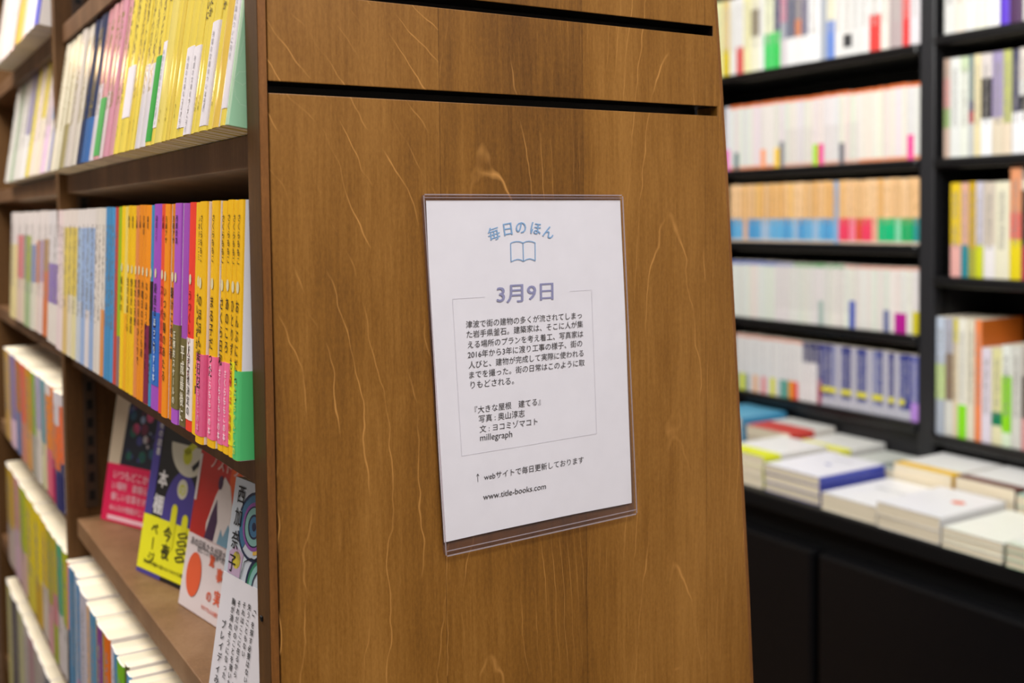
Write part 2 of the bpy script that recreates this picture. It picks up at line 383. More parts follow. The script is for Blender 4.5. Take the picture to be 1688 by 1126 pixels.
# ================================================================= paper notice in its clear sleeve
SL = [(-.0042, .0060), (.1475, .0055), (.1580, -.2155), (.0077, -.2184)]
PP = [(-.0014, .0020), (.1464, .0018), (.1544, -.2073), (.0075, -.2096)]
def clear(tint, rough=.12):
    m = bpy.data.materials.new('clear_plastic'); m.use_nodes = True; nt = m.node_tree
    for n in list(nt.nodes): nt.nodes.remove(n)
    o = nt.nodes.new('ShaderNodeOutputMaterial'); mx = nt.nodes.new('ShaderNodeMixShader'); t = nt.nodes.new('ShaderNodeBsdfTransparent'); g = nt.nodes.new('ShaderNodeBsdfGlossy')
    t.inputs[0].default_value = (*tint, 1); g.inputs['Roughness'].default_value = rough
    fr = nt.nodes.new('ShaderNodeFresnel'); fr.inputs[0].default_value = 1.35
    nt.links.new(fr.outputs[0], mx.inputs[0]); nt.links.new(t.outputs[0], mx.inputs[1]); nt.links.new(g.outputs[0], mx.inputs[2]); nt.links.new(mx.outputs[0], o.inputs[0])
    return m
def haze(tint, k):
    m = clear(tint, .2); nt = m.node_tree; t = nt.nodes['Transparent BSDF']; d = nt.nodes.new('ShaderNodeBsdfDiffuse'); d.inputs[0].default_value = (.75, .68, .72, 1)
    x = nt.nodes.new('ShaderNodeMixShader'); x.inputs[0].default_value = k; mx = nt.nodes['Mix Shader']
    nt.links.new(t.outputs[0], x.inputs[1]); nt.links.new(d.outputs[0], x.inputs[2]); nt.links.new(x.outputs[0], mx.inputs[1])
    return m
FILM = clear((.975, .97, .975)); FILM2 = haze((.72, .66, .70), .035); WELD = haze((.92, .86, .88), .30)
def quad_slab(name, q, y0, y1, m, parent): return prism(name, off(q), y0, y1, m, parent)
SLV = empty('plastic_sleeve', (.077, 0, ZO-.216), 'clear hard plastic sleeve on the wooden end panel, holding the notice', 'sleeve')
def rounded(q, r):
    out = []
    for i, (x, z) in enumerate(q):
        p = Vector(q[i-1]); c = Vector((x, z)); n = Vector(q[(i+1) % 4]); a = c+(p-c).normalized()*r; b = c+(n-c).normalized()*r
        for k in range(5):
            s = k/4; v = a*(1-s)**2+c*2*s*(1-s)+b*s*s; out.append((v.x, v.y))
    return out
def film(name, q, y, m):
    v = [(x, y, z+ZO) for x, z in q]; return link(name, v, [tuple(range(len(v)))], m, parent=SLV)
film('rear_sheet', rounded(SL, .003), -.0009, FILM2)
film('front_sheet', rounded(SL, .003), -.0034, FILM)
def lerp(a, b, t): return (a[0]+(b[0]-a[0])*t, a[1]+(b[1]-a[1])*t)
def edge_strip(a, b, ins, wd, name='welded_rim'):
    A, B = Vector(a), Vector(b); d = (B-A).normalized(); n = Vector((d.y, -d.x)); c = Vector((.077, -.105))
    if (c-A).dot(n) < 0: n = -n
    p = [A+n*ins+d*.001, B+n*ins-d*.001, B+n*(ins+wd)-d*.001, A+n*(ins+wd)+d*.001]
    quad_slab(name, [tuple(v) for v in p], -.0039, -.0035, WELD, SLV)
edge_strip(SL[0], SL[1], .0000, .0007); edge_strip(SL[3], SL[2], .0000, .0008); edge_strip(SL[3], SL[2], .0032, .0005, 'weld_line')
edge_strip(SL[0], SL[3], .0, .0008); edge_strip(SL[1], SL[2], .0, .0008); edge_strip(SL[0], SL[1], .0020, .0004, 'weld_line')
# the sheet: a fine grid over its four corners, very slightly cockled
nx, nz = 12, 16; V = []; F = []
for s in range(2):
    for j in range(nz+1):
        for i in range(nx+1):
            a = lerp(PP[0], PP[1], i/nx); b = lerp(PP[3], PP[2], i/nx); c = lerp(a, b, j/nz)
            bow = .0009*math.sin(math.pi*j/nz)
            V.append((c[0]+bow*(i/nx-.5)*1.2, -.0019+.00015*math.sin(i*1.1+j*.7)-s*.00015, c[1]+ZO+.0006*math.sin(math.pi*i/nx)*(j/nz)**6))
n1 = (nx+1)*(nz+1)
for j in range(nz):
    for i in range(nx):
        a = j*(nx+1)+i; F.append((a, a+nx+1, a+nx+2, a+1)); F.append(tuple(n1+k for k in (a, a+1, a+nx+2, a+nx+1)))
notice = link('paper_notice', V, F, mat('f1eff2', .75, spec=.2), parent=None, smooth=True)
tag(notice, 'white paper notice printed in Japanese with blue heading and book emblem', 'notice')
def page(): return Ink((0, -.00245, ZO), (1, 0, 0), (0, 0, 1))
INK1 = mat('4a4748', .7, spec=.1); INK_BLUE = mat('8fb6dc', .7, spec=.1); INK_LILAC = mat('9a9bbd', .7, spec=.1); INK_PALE = mat('d2cfd6', .7, spec=.1)
LINES = [('津波で街の建物の多くが流されてしまっ', .02504, -.07521, .11339, -.07441), ('た岩手県釜石。建築家は、そこに人が集', .02542, -.08138, .11432, -.08035),
('える場所のプランを考え着工、写真家は', .02619, -.08793, .1144, -.08693), ('2016年から3年に渡り工事の様子、街の', .02609, -.09419, .11349, -.09321),
('人びと、建物が完成して実際に使われる', .0266, -.10059, .11451, -.09987), ('までを撮った。街の日常はこのように取', .02703, -.10691, .11534, -.10633),
('りもどされる。', .0278, -.11324, .05964, -.11337), ('『大きな屋根\u3000建てる』', .03053, -.12942, .07987, -.12883), ('写真 : 奥山淳志', .03343, -.13534, .06747, -.13525),
('文 : ヨコミゾマコト', .03395, -.14183, .07739, -.14158), ('millegraph', .03412, -.14801, .05784, -.14829), ('webサイトで毎日更新しております', .0367, -.17264, .11385, -.17163),
('www.title-books.com', .03578, -.18533, .08335, -.18517)]
def centred(pg, st, x0, z0, x1, z1, off=0, h=None):
    v, f = glyphs(st, off); b = bounds(v); k = (x1-x0)/(b[2]-b[0]); kh = h/(b[3]-b[1]) if h else k
    pg.line(st, x0, z0-(b[1]+b[3])/2*kh, x1-x0, off, h, math.atan2(z1-z0, x1-x0))
pg = page()
for s in LINES: centred(pg, *s)
pg.stroke([(.0321, -.1752), (.0320, -.1702)], .0003); pg.stroke([(.0311, -.1715), (.0320, -.1700), (.0329, -.1715)], .0003)
pg.build('body_text', INK1, notice)
pg = page(); centred(pg, '3月9日', .04765, -.0577, .09077, -.05759, off=.014, h=.0115); pg.build('date_text', INK_LILAC, notice)
pg = page()
for ch, x, z, a in (('毎', .04593, -.01896, 15), ('日', .05628, -.01611, 8), ('の', .06628, -.01515, 0), ('ほ', .07743, -.01599, -9), ('ん', .08747, -.01864, -17)):
    pg.char(ch, x, z, .0092, math.radians(a), off=.012)
pg.build('heading_text', INK_BLUE, notice)
pg = page()
IT = [(.05837, -.02524), (.06057, -.02452), (.06291, -.02425), (.06525, -.02441), (.06772, -.02535), (.07009, -.02441), (.07233, -.02424), (.0747, -.02463), (.07694, -.02535)]
IB = [(.05859, -.03712), (.06081, -.0362), (.06341, -.03562), (.06562, -.03602), (.06796, -.03709), (.0702, -.03594), (.07258, -.03558), (.07482, -.03609), (.07693, -.03705)]
for p in (IT, IB, [IT[0], IB[0]], [IT[4], IB[4]], [IT[8], IB[8]]): pg.stroke(p, .0006)
pg.build('book_emblem', INK_BLUE, notice)
pg = page(); FR = [(.01573, -.05876), (.12163, -.05791), (.12477, -.15542), (.02079, -.15719), (.01573, -.05876)]
pg.stroke([FR[0], lerp(FR[0], FR[1], .22)], .0002); pg.stroke([lerp(FR[0], FR[1], .83)]+FR[1:], .0002)
pg.build('frame_line', INK_PALE, notice)

# ================================================================= middle row of the near bay (spines vertical, slightly tilted)
YE, WH = 'f2bd10', 'efe9e4'
def tilted(x, yc, z, t): return stand(x, yc, z, t)
GREY_DOT = mat('d9cfa6', .5)
def spine_text(root, t, h, author, title, title_top, size, col='1d1a16', tag_z=None, tag_col=GREY_DOT, number='2', asize=None, off_=.006):
    k = spine_ink(t); s = min(size, t*.62); cx = -.0002
    if author: k.column(author, cx, h-.008, .0050, pitch=1.0, off=off_, sx=min(.95, t*.5/.0050))
    if title: k.column(title, cx, title_top, size, pitch=1.04, off=off_, sx=min(.95, t*.62/size))
    k.build('spine_text', mat(col, .6), root)
    if tag_z:
        k = spine_ink(t); k.poly(circle(cx, tag_z, min(.0026, t*.3), 16, .0036)); o = k.build('number_tag', tag_col, root)
def band_text(root, t, st, top, size, col, cx=0, name='band_text', off_=.012):
    k = spine_ink_b(t); k.column(st, cx, top, size*.97, pitch=1.02, off=off_, sx=min(.95, t*.7/size)); k.build(name, mat(col, .6), root)
#  id, X, y0, y1, description, spine segments, side colour, band, author, title, band text
PINK = 'f2709c'
MID = [
('b1', -0.1132, 0.0228, 0.0329, 'yellow paperback with bright green paper band', [(1, YE)], 'f0f0f4', (.0003, .052, '52c272'), 'さくらももこ', 'おんぶにだっこ', ('「たまちゃん」との', 'e8ea50')),
('b2', -0.1131, 0.0329, 0.0418, 'yellow paperback with lemon band in red lettering', [(1, YE)], 'f4f0e8', (.007, .056, 'ece61c'), 'さくらももこ', 'ひとりずもう', ('甘酸っぱい青春の', 'd8342c')),
('b3', -0.1131, 0.0418, 0.0534, 'yellow paperback with rose pink paper band', [(1, YE)], WH, (.005, .0545, PINK), 'さくらももこ', 'あのころ', ('さくらももこの本', 'fbeaf2')),
('b4', -0.1131, 0.0534, 0.0644, 'yellow paperback with rose pink paper band', [(1, YE)], WH, (.004, .054, 'e8709e'), 'さくらももこ', 'さくら日和', ('さくらももこの本', 'fbeaf2')),
('b5', -0.1152, 0.0644, 0.0798, 'yellow paperback with rose pink paper band', [(1, YE)], WH, (.005, .056, PINK), 'さくらももこ', 'まる子だった', ('さくらももこの本', 'fbeaf2')),
('b6', -0.1180, 0.0798, 0.0960, 'thick yellow paperback with patterned crimson pink band', [(1, YE)], 'f3e4dc', (.005, .056, 'e0608c'), 'さくらももこ', 'のほほん絵日記', ('さくらももこの本', 'f0a8c4')),
('b7', -0.1130, 0.0960, 0.1228, 'yellow paperback with dense black lettering', [(1, YE)], WH, None, 'ノ本ドラコミ', 'たいのおかしら下町', None),
('b8', -0.1129, 0.1228, 0.1384, 'red paperback with white band reading a drama notice', [(1, 'f0402c')], 'f3e9e4', (.0075, .0615, 'efe6e4'), '', 'うつくしい人たち', ('ドラマ化決定の', '3c3a3a')),
('b9', -0.1129, 0.1384, 0.1536, 'purple paperback with olive band and white lettering', [(1, 'a44fb8')], WH, (.0005, .060, '6b6034'), '', '', ('平成最後に', 'e9e2cf')),
('b10', -0.1144, 0.1536, 0.1707, 'lilac purple paperback with wide olive band', [(1, 'ae58c8')], 'eee6f0', (.0105, .068, '736838'), '西條奈加', '', ('圧倒的スケールの', 'f0ead8')),
('b11', -0.1128, 0.1707, 0.1837, 'dark lettered orange paperback', [(1, 'd98218')], WH, None, '乃南アサ', '駆けこみ交番', None),
('b12', -0.1144, 0.1837, 0.1984, 'clear orange paperback with white side', [(1, 'f49310')], 'f6efe8', None, '乃南アサ', 'いつか陽のあたる', None),
('b13', -0.1128, 0.1984, 0.2146, 'vermilion red paperback', [(1, 'ea5030')], WH, None, '近藤', 'スーパーの女', None),
('b14', -0.1127, 0.2146, 0.2372, 'purple paperback with bright blue band', [(1, 'a24ec0')], 'e8def0', (.018, .072, '2c68c0'), '益田ミリ', '銀座缶詰手帖', ('ほっこりする本', 'dce8f8')),
('b15', -0.1127, 0.2372, 0.2462, 'sky blue paperback with black band', [(1, '3c8cbc')], 'e4e8ee', (.04, .094, '1d1a1c'), '', 'そして生活はつづく', None),
('o1', -0.1127, 0.2462, 0.2617, 'orange paperback with maroon band', [(1, 'f49410')], 'f2ae60', (.0005, .060, '7a1a44'), '森見', 'ないほうがよかった', None),
('o2', -0.1126, 0.2617, 0.2743, 'orange paperback', [(1, 'e98e14')], 'f2ae60', None, '万城目', '木曜日の子ども達', None),
('o3', -0.1126, 0.2743, 0.2868, 'orange paperback', [(1, 'e88c18')], 'f2ae60', None, '三浦', '荒野の月のひとりで', None),
('o4', -0.1126, 0.2868, 0.2981, 'salmon orange paperback', [(1, 'e08a48')], 'f2ae60', None, '三浦', '荒れた天使', None),
('y1', -0.1126, 0.2981, 0.3134, 'deep yellow paperback', [(1, 'efbe08')], 'f6e8a0', None, '原田', '野良犬の値段', None),
('y2', -0.1125, 0.3134, 0.3269, 'deep yellow paperback', [(1, 'e8b808')], 'f6e8a0', None, '原田', '生きるぼくら', None),
('y3', -0.1125, 0.3269, 0.3372, 'pale-sided yellow paperback with orange foot', [(.42, 'ecaa18'), (1, 'e6ce68')], 'f0e0a0', None, '', '', None),
('y4', -0.1125, 0.3372, 0.3509, 'yellow paperback', [(1, 'f0c810')], 'f6e8a0', None, '', '風の中の', None),
('g', -0.1124, 0.3509, 0.3639, 'leaf green paperback with mauve foot', [(.28, '8a7070'), (1, '94b414')], 'c8d890', None, '', '', None),
('r', -0.1124, 0.3639, 0.3771, 'brick red paperback', [(1, 'c04438')], 'e0b0a8', None, '', '', None),
('l1', -0.1124, 0.3771, 0.3911, 'cobalt blue paperback', [(1, '4690c4')], 'a8c8e0', None, '', '', None),
('l2', -0.1124, 0.3911, 0.4041, 'cobalt blue paperback', [(1, '3f86b6')], 'a8c8e0', None, '', '', None),
('l3', -0.1123, 0.4041, 0.4180, 'cobalt blue paperback', [(1, '4288bc')], 'a8c8e0', None, '', '', None),
('w1', -0.1123, 0.4180, 0.4339, 'off-white paperback', [(1, 'd4cdc4')], WH, (.0005, .06, 'cc8a50'), '', '', None),
('w2', -0.1123, 0.4339, 0.4508, 'off-white paperback', [(1, 'd8d0c6')], WH, None, '', '', None),
('w3', -0.1122, 0.4508, 0.4677, 'off-white paperback', [(1, 'd2cac2')], WH, None, '', '', None),
('p1', -0.1122, 0.4677, 0.4893, 'white-topped pale blue paperback', [(.88, '8ea6cc'), (1, 'd8d0cc')], WH, None, '', '', None),
('p2', -0.1122, 0.4893, 0.5111, 'white-topped pale blue paperback', [(.36, 'd4cccc'), (.88, '96accc'), (1, 'd8d0cc')], WH, None, '', '', None),
('p3', -0.1121, 0.5111, 0.5344, 'white-topped pale blue paperback', [(.88, '93aad0'), (1, 'd8d0cc')], WH, None, '', '', None),
('p4', -0.1121, 0.5344, 0.5590, 'white-topped pale blue paperback', [(.40, 'bcc2cc'), (.88, '9eb2cc'), (1, 'd8d0cc')], WH, None, '', '', None),
('c1', -0.1120, 0.5590, 0.5852, 'white-topped straw yellow paperback', [(.42, 'd6cc9c'), (.88, 'd2ba54'), (1, 'd8ccc4')], WH, None, '', '', None),
('c2', -0.1119, 0.5852, 0.6126, 'white-topped straw yellow paperback', [(.42, 'd4c8b0'), (.88, 'd4be60'), (1, 'd8ccc4')], WH, None, '', '', None),
('c3', -0.1119, 0.6126, 0.6408, 'white-topped straw yellow paperback', [(.40, 'cdb070'), (.88, 'd0ba5c'), (1, 'd8ccc4')], WH, None, '', '', None),
('k1', -0.1118, 0.6408, 0.6612, 'pinkish white paperback', [(1, 'dccac6')], WH, None, '', '', None),
('k2', -.1118, .6612, .6815, 'pinkish white paperback', [(1, 'd8c4c4')], WH, None, '', '', None)]
LB = label_row([r[4] for r in MID], 'middle row, near bay', 'the end panel')
for r, lb in zip(MID, LB):
    idn, X, y0, y1, desc, segs, side, band, au, ti, bt = r
    t = y1-y0-.0004; h = .1515+random.uniform(-.0004, .0004); fuzzy = y0 > .355
    b = book(tilted(X, (y0+y1)/2, -.1478, TM), t, .104, h, segs, side, band, lb, 'paperbacks in the middle row of the near bay', ink='6a625c' if fuzzy else None, rough=.38)
    dark = '3a2340' if desc.startswith(('purple', 'lilac')) else ('7c1408' if idn in ('b8', 'b13') else '2a2016')
    if au or ti: spine_text(b, t, h, au, ti, h-.058, .0082 if idn < 'b7' or idn in ('b14',) else .0072, dark, tag_z=h-.051)
    if bt: band_text(b, t, bt[0], band[1]-.004, (band[1]-band[0]-.006)/len(bt[0]), bt[1], cx=.0002 if t < .012 else .0012)

# ================================================================= upper row of the near bay: tall glossy spines leaning back
YB = [.0268, .0371, .0409, .0551, .0659, .0812, .0927, .1031, .1199, .1391, .1558, .1661, .1786, .1989, .2121, .228, .2469, .2657, .2789, .2971, .3234, .3382, .3616, .3858, .4053, .4287, .4531, .4952, .5156, .5486, .5853, .6195, .65, .6812]
TY, TP, TN = 'e9d25a', 'd49aa0', '2f3a58'
TW = 'dcd6dc'
TOP = [('yellow paperback with white band', TY, TY, (.010, .095, TW)), ('thin white paperback', 'e8e2dc', TY, None), ('yellow paperback', 'e3bf55', TY, None), ('yellow paperback', TY, TY, None),
('yellow paperback with white band', TY, TY, (.003, .068, TW)), ('yellow paperback', TY, TY, None), ('yellow paperback', TY, TY, None), ('yellow paperback with white band', TY, TY, (.0003, .058, TW)),
('yellow paperback with white band', TY, TY, (.006, .060, TW)), ('yellow paperback', TY, TY, None), ('yellow paperback', 'e0c656', TY, None), ('yellow paperback', TY, TY, None), ('pale yellow paperback', 'e8d674', TY, None),
('yellow paperback with white band', TY, TY, (.012, .075, TW)), ('yellow paperback with vivid green band', TY, TY, (.003, .066, '2c9a38')), ('white paperback with yellow head', [(.45, TW), (1, TY)], TY, None), ('yellow paperback with white foot', [(.46, TW), (1, TY)], TY, None),
('yellow paperback', TY, TY, None), ('yellow paperback', 'e3c850', TY, None), ('yellow paperback with short white band', TY, TY, (.028, .07, TW)), ('yellow paperback', TY, TY, None),
('pink paperback', TP, TP, None), ('pink paperback', 'd093a4', TP, None), ('pink paperback with white foot', [(.42, 'dcc8cc'), (1, TP)], TP, None), ('pink paperback with green band', TP, TP, (.003, .055, '4c9c50')),
('pink paperback with white foot', [(.5, 'd6ccd4'), (1, 'c88c94')], TP, None), ('navy blue paperback with cobalt foot', [(.3, '3c68a4'), (1, TN)], TN, None), ('navy blue paperback', TN, TN, None),
('greyish white paperback', 'cfc6b8', 'cfc6b8', None), ('greyish white paperback', 'c8beb4', 'cfc6b8', None), ('cream paperback with olive foot', [(.33, '9c9064'), (1, 'd4cab0')], 'd4cab0', None), ('cream paperback', 'd8d0b8', 'd4cab0', None), ('cream paperback', 'dcd2bc', 'd4cab0', None)]
LB = label_row([r[0] for r in TOP], 'upper row, near bay', 'the end panel')
XT = lambda y: -.1149+.0020*min(y, .7)/.7
TT = ['', '', '', '何が起きたか', '最後会いに', '何が起きたか', '最後は会いに', 'こころの', 'あの日の', 'はじめての', '', '生きていく', 'しあわせの', 'まちの記憶', '', '', '', 'ものがたり', 'たび', 'くらし', 'ひと', '', '', '', '', '', '', '', '', '', '', '', '']
# the nearest one shows its whole green front cover beside the upright
def top_mtx(y0, y1, dx=0): return stand(XT(y0)+dx, (y0+y1)/2, .0460, TILT)
G = book(top_mtx(.0228, .0268), .0037, .105, .140, [(1, 'bcd9b8')], '9fd0a8', None, 'thin mint green paperback with dotted white leaf drawing, upper row beside the end panel', 'paperbacks in the upper row of the near bay', rough=.5)
k = Ink((0, -.0037/2-.0003, 0), (1, 0, 0), (0, 0, 1))
def dots(pts, r=.00022):
    for (a, b), (c, d) in zip(pts, pts[1:]):
        n = max(2, int(math.hypot(c-a, d-b)/.0009))
        for i in range(n): k.poly(circle(a+(c-a)*i/n, b+(d-b)*i/n, r, 6))
dots([(.0022, .040), (.0035, .052), (.0055, .066), (.007, .085), (.0095, .105), (.012, .125)])
dots([(.0005, .026), (.003, .031), (.007, .032), (.0105, .029), (.006, .024), (.0005, .026)])
dots([(.0005, .026), (.0025, .017), (.006, .013), (.0115, .012)]); dots([(.0045, .050), (.008, .062), (.011, .080)])
k.build('leaf_drawing', mat('dff0dc', .6), G)
YB2 = YB
for i, (r, lb) in enumerate(zip(TOP, LB)):
    y0, y1 = YB2[i], YB2[i+1]; t = y1-y0-.0004; segs = r[1] if isinstance(r[1], list) else [(1, r[1])]
    h = .140+random.uniform(-.0006, .0006)
    b = book(top_mtx(y0, y1, random.uniform(-.0008, .0008)), t, .105, h, segs, r[2], r[3], lb, 'paperbacks in the upper row of the near bay', rough=.13, ink='8c7c46' if y0 > .2 else None)
    if TT[i]:
        k = spine_ink(t); s = min(.0085 if i in (3, 5, 6) else .0055, t*.62)
        k.column(TT[i], 0, .072+len(TT[i])*s*1.1 if i in (3, 5, 6) else .134, s, pitch=1.1, off=.015)
        k.column('ちくま', 0, .024, min(.0032, t*.4), pitch=1.05); k.build('spine_text', mat('4a3c1a', .5), b)
    if r[3] and y0 < .25 and 'white' in r[0]:
        k = spine_ink_b(t); k.column('待望の文庫化ついに刊行', 0, r[3][1]-.006, min(.0042, t*.45), pitch=1.1); k.build('band_text', mat('77747c', .5), b)

# ================================================================= lower row of the near bay: only spine heads and page tops are in view
BL = '4e88b4'
bb = lambda y: -.1225+.0135*min(y, .7)/.7
BOT = [(.6812, .6700, 'salmon red paperback with black foot', [(.5, '2c2420'), (1, 'd8806c')]), (.6700, .6586, 'steel blue paperback', [(1, BL)]), (.6586, .6284, 'steel blue paperback', [(1, '47789c')]),
(.6284, .6055, 'pale blue paperback', [(1, 'a4b4c8')]), (.6055, .5776, 'steel blue paperback with magenta foot patch', [(.32, 'c02a80'), (1, '4684b4')]), (.5776, .5379, 'greyish white paperback', [(1, 'b8b4c0')]), (.5379, .5198, 'tan paperback', [(1, 'c8a27c')]),
(.5198, .4886, 'steel blue paperback', [(1, '5088ac')]), (.4886, .4752, 'olive paperback', [(1, 'a89a50')]), (.4752, .4494, 'plum purple paperback', [(1, '7c3c84')]), (.4494, .4369, 'olive paperback', [(1, 'a08c40')]), (.4369, .4127, 'burnt orange paperback', [(1, 'd86a10')]),
(.4127, .3952, 'pale blue paperback', [(1, 'c4c4d4')]), (.3952, .3810, 'steel blue paperback', [(1, '4a88b0')]), (.3810, .3538, 'lime green paperback', [(1, '74b41c')]), (.3538, .3407, 'dark olive paperback', [(1, '50501c')]), (.3407, .3254, 'steel blue paperback', [(1, '5a9ac8')])]
extra = [('white', 'dcd6d0'), ('steel blue', '4e88b4'), ('burnt orange', 'd87a20'), ('white', 'e0dcd4'), ('yellow', 'e4c040'), ('steel blue', '4a80a8'), ('white', 'dcd4cc'), ('plum purple', '80448c'), ('white', 'e0dcd4'), ('leaf green', '5ca048'), ('steel blue', '4e88b4'), ('white', 'e2dcd4'), ('salmon red', 'd88070'), ('white', 'dcd6d0')]
yy = .3254
for nme, c in extra[:6]:
    y2 = yy-random.uniform(.014, .021)
    BOT.append((yy, y2, nme+' paperback', [(1, c)])); yy = y2
LB = label_row([r[2] for r in BOT], 'lower row under the display shelf', 'the far upright')
for r, lb in zip(BOT, LB):
    y1, y0 = r[0], r[1]; t = y1-y0-.0004
    book(stand(bb(y0)+random.uniform(-.0015, .0015), (y0+y1)/2, -.5378, .012), t, .105, .152+random.uniform(-.003, .002), r[3], WH, None, lb, 'paperbacks in the lower row of the near bay', ink='8a8a90')

# ================================================================= far bay of the wooden bookcase: six rows
def far_row(z, x, tilt, spec, where, group, h, d=.105, y0=.7030, ink='8a8480'):
    lb = label_row([s[1] for s in spec], where, 'the far upright'); y = y0
    for (w_, desc, segs, *rest), l in zip(spec, lb):
        hh = rest[0] if rest else h+random.uniform(-.001, .001); dx = rest[1] if len(rest) > 1 else random.uniform(-.001, .001)
        dd = rest[2] if len(rest) > 2 else d
        if isinstance(segs, str): segs = [(1, segs)]
        book(stand(x+dx, y+w_/2, z, tilt), w_-.0005, dd, hh, segs, WH, None, l, group, ink=ink, rough=.35); y += w_
P = ' paperback'
far_row(.2100, -.1185, TILT, [(.030, 'blue violet'+P, [(.7, '5a5cb4'), (1, '8890c8')]), (.035, 'white'+P, 'd8d4d2'), (.03, 'white'+P, 'd6d0cc'), (.030, 'salmon pink'+P, 'd8b4a4'), (.024, 'tan and yellow'+P, [(.8, 'c4a868'), (1, 'd8b020')]),
 (.030, 'mustard yellow'+P, 'c8a440'), (.032, 'dark grey'+P, '6c6058'), (.04, 'pinkish white'+P, 'd4b8b4'), (.04, 'greyish white'+P, 'c4bcb8'), (.05, 'pinkish white'+P, 'd4c0bc'), (.06, 'greyish white'+P, 'b8b0ac')], 'topmost row, far bay', 'paperbacks in the topmost row of the far bay', .150)
far_row(.0487, -.1060, TILT, [(.036, 'violet blue'+P, [(.45, '4c5ca8'), (1, '6a6c9c')]), (.032, 'steel blue'+P, [(.45, 'd6ccc4'), (1, '7c98b8')]), (.03, 'lilac white'+P, [(.4, 'd4b4cc'), (1, 'c4b0b4')]), (.026, 'pinkish white'+P, 'd6c6bc'), (.035, 'yellow-headed white'+P, [(.5, 'd8ccb8'), (1, 'd0bc58')]),
 (.035, 'pinkish white'+P, 'dac8bc'), (.032, 'bright yellow'+P, 'd2c040'), (.03, 'slate violet'+P, [(.42, 'd0ccc8'), (1, '8a80a0')]), (.035, 'slate violet'+P, [(.42, 'd4d0cc'), (1, '9890a8')]), (.04, 'white'+P, 'd0cac2'), (.03, 'white'+P, 'c8c4bc'), (.035, 'grey green'+P, '9cac90'), (.05, 'white'+P, 'ccc8c0')], 'upper row, far bay', 'paperbacks in the upper row of the far bay', .139)
T1 = 'd6ccc8'
far_row(-.1478, -.1040, TM, [(.036, 'thick white paperback with purple block', [(.30, 'd8cfc6'), (.60, '8268a8'), (1, 'cfc8c8')], .152, -.004), (.032, 'thick white paperback with purple block', [(.30, 'd6cdc4'), (.60, '8a74ac'), (1, 'cfc8c8')], .152, -.004), (.030, 'white-topped rose'+P, [(.34, 'd8d0c8'), (.74, 'b06c84'), (1, T1)]),
 (.040, 'white-topped tan and orange'+P, [(.52, 'c87040'), (.78, 'a88458'), (1, T1)]), (.030, 'white-topped mauve'+P, [(.42, 'd6c4c0'), (.76, 'a890a8'), (1, T1)]), (.032, 'white-topped orange'+P, [(.40, 'd8c4b8'), (.76, 'c87844'), (1, T1)]), (.040, 'white-topped slate blue'+P, [(.40, 'ccc8b8'), (.72, '8088a8'), (1, T1)]),
 (.050, 'white-topped olive green'+P, [(.40, '98ac80'), (.80, '98a44c'), (1, T1)]), (.036, 'white-topped grey'+P, [(.4, 'd0c4a8'), (.8, '98908c'), (1, T1)]), (.06, 'white-topped rose'+P, [(.4, 'd0b8a8'), (.8, 'd07478'), (1, T1)]), (.07, 'white-topped cream'+P, [(.7, 'd8c890'), (1, T1)])], 'middle row, far bay', 'paperbacks in the middle row of the far bay', .152)
far_row(-.3408, -.1050, 0, [(.020, 'orange-headed paperback with navy foot', [(.42, '26285c'), (.9, 'e4682c'), (1, 'd0c8cc')]), (.030, 'white-headed orange paperback with navy foot', [(.34, '343468'), (.72, 'e27030'), (1, 'cfcad0')]), (.032, 'orange paperback with magenta foot', [(.38, 'ac2058'), (1, 'e07a1c')]), (.045, 'orange paperback with pink foot', [(.42, 'd8687c'), (.9, 'e48420'), (1, 'd8ccc8')]),
 (.040, 'teal paperback with cream foot', [(.42, 'cfc8a0'), (1, '6c98a0')]), (.036, 'lilac white'+P, [(.5, 'd0c8c0'), (1, 'a8a0b8')]), (.040, 'leaf green'+P, [(.4, 'a8a498'), (1, '8aa830')]), (.060, 'golden orange'+P, [(.4, 'd09858'), (1, 'c88c1c')]), (.050, 'coral red'+P, [(.4, 'c88470'), (1, 'd86048')]),
 (.060, 'tan orange'+P, [(.45, '6878a4'), (1, 'b87030')]), (.060, 'purple'+P, [(.3, 'd8b8c8'), (1, '8c78a4')]), (.07, 'ochre'+P, 'c8a054')], 'display-level row, far bay', 'paperbacks at display level in the far bay', .137, .095)
far_row(-.5378, -.1050, 0, [(.035, 'yellow green'+P, [(.42, 'c4c0c0'), (1, 'a8b020')]), (.034, 'teal green'+P, [(.45, 'c8c0c0'), (1, '4c9c78')]), (.030, 'olive yellow'+P, [(.30, '98a038'), (.55, 'c07880'), (1, 'b4a42c')]), (.042, 'olive yellow'+P, [(.40, 'c89498'), (1, 'a8a030')]), (.055, 'bright yellow paperback with white foot', [(.45, 'c8bcb0'), (1, 'd8b818')]), (.06, 'bright yellow'+P, [(.38, 'c09c30'), (1, 'dcc41c')]),
 (.080, 'bright yellow'+P, [(.4, 'd0c040'), (1, 'd8c420')]), (.070, 'lime green'+P, [(.4, 'c8a8a0'), (1, 'a8b428')]), (.070, 'pinkish'+P, [(.5, 'c8a8b8'), (1, 'c89088')]), (.080, 'mustard yellow'+P, [(.4, 'b8a8a0'), (1, 'c09c30')])], 'second row below display level, far bay', 'paperbacks in the lower row of the far bay', .152)
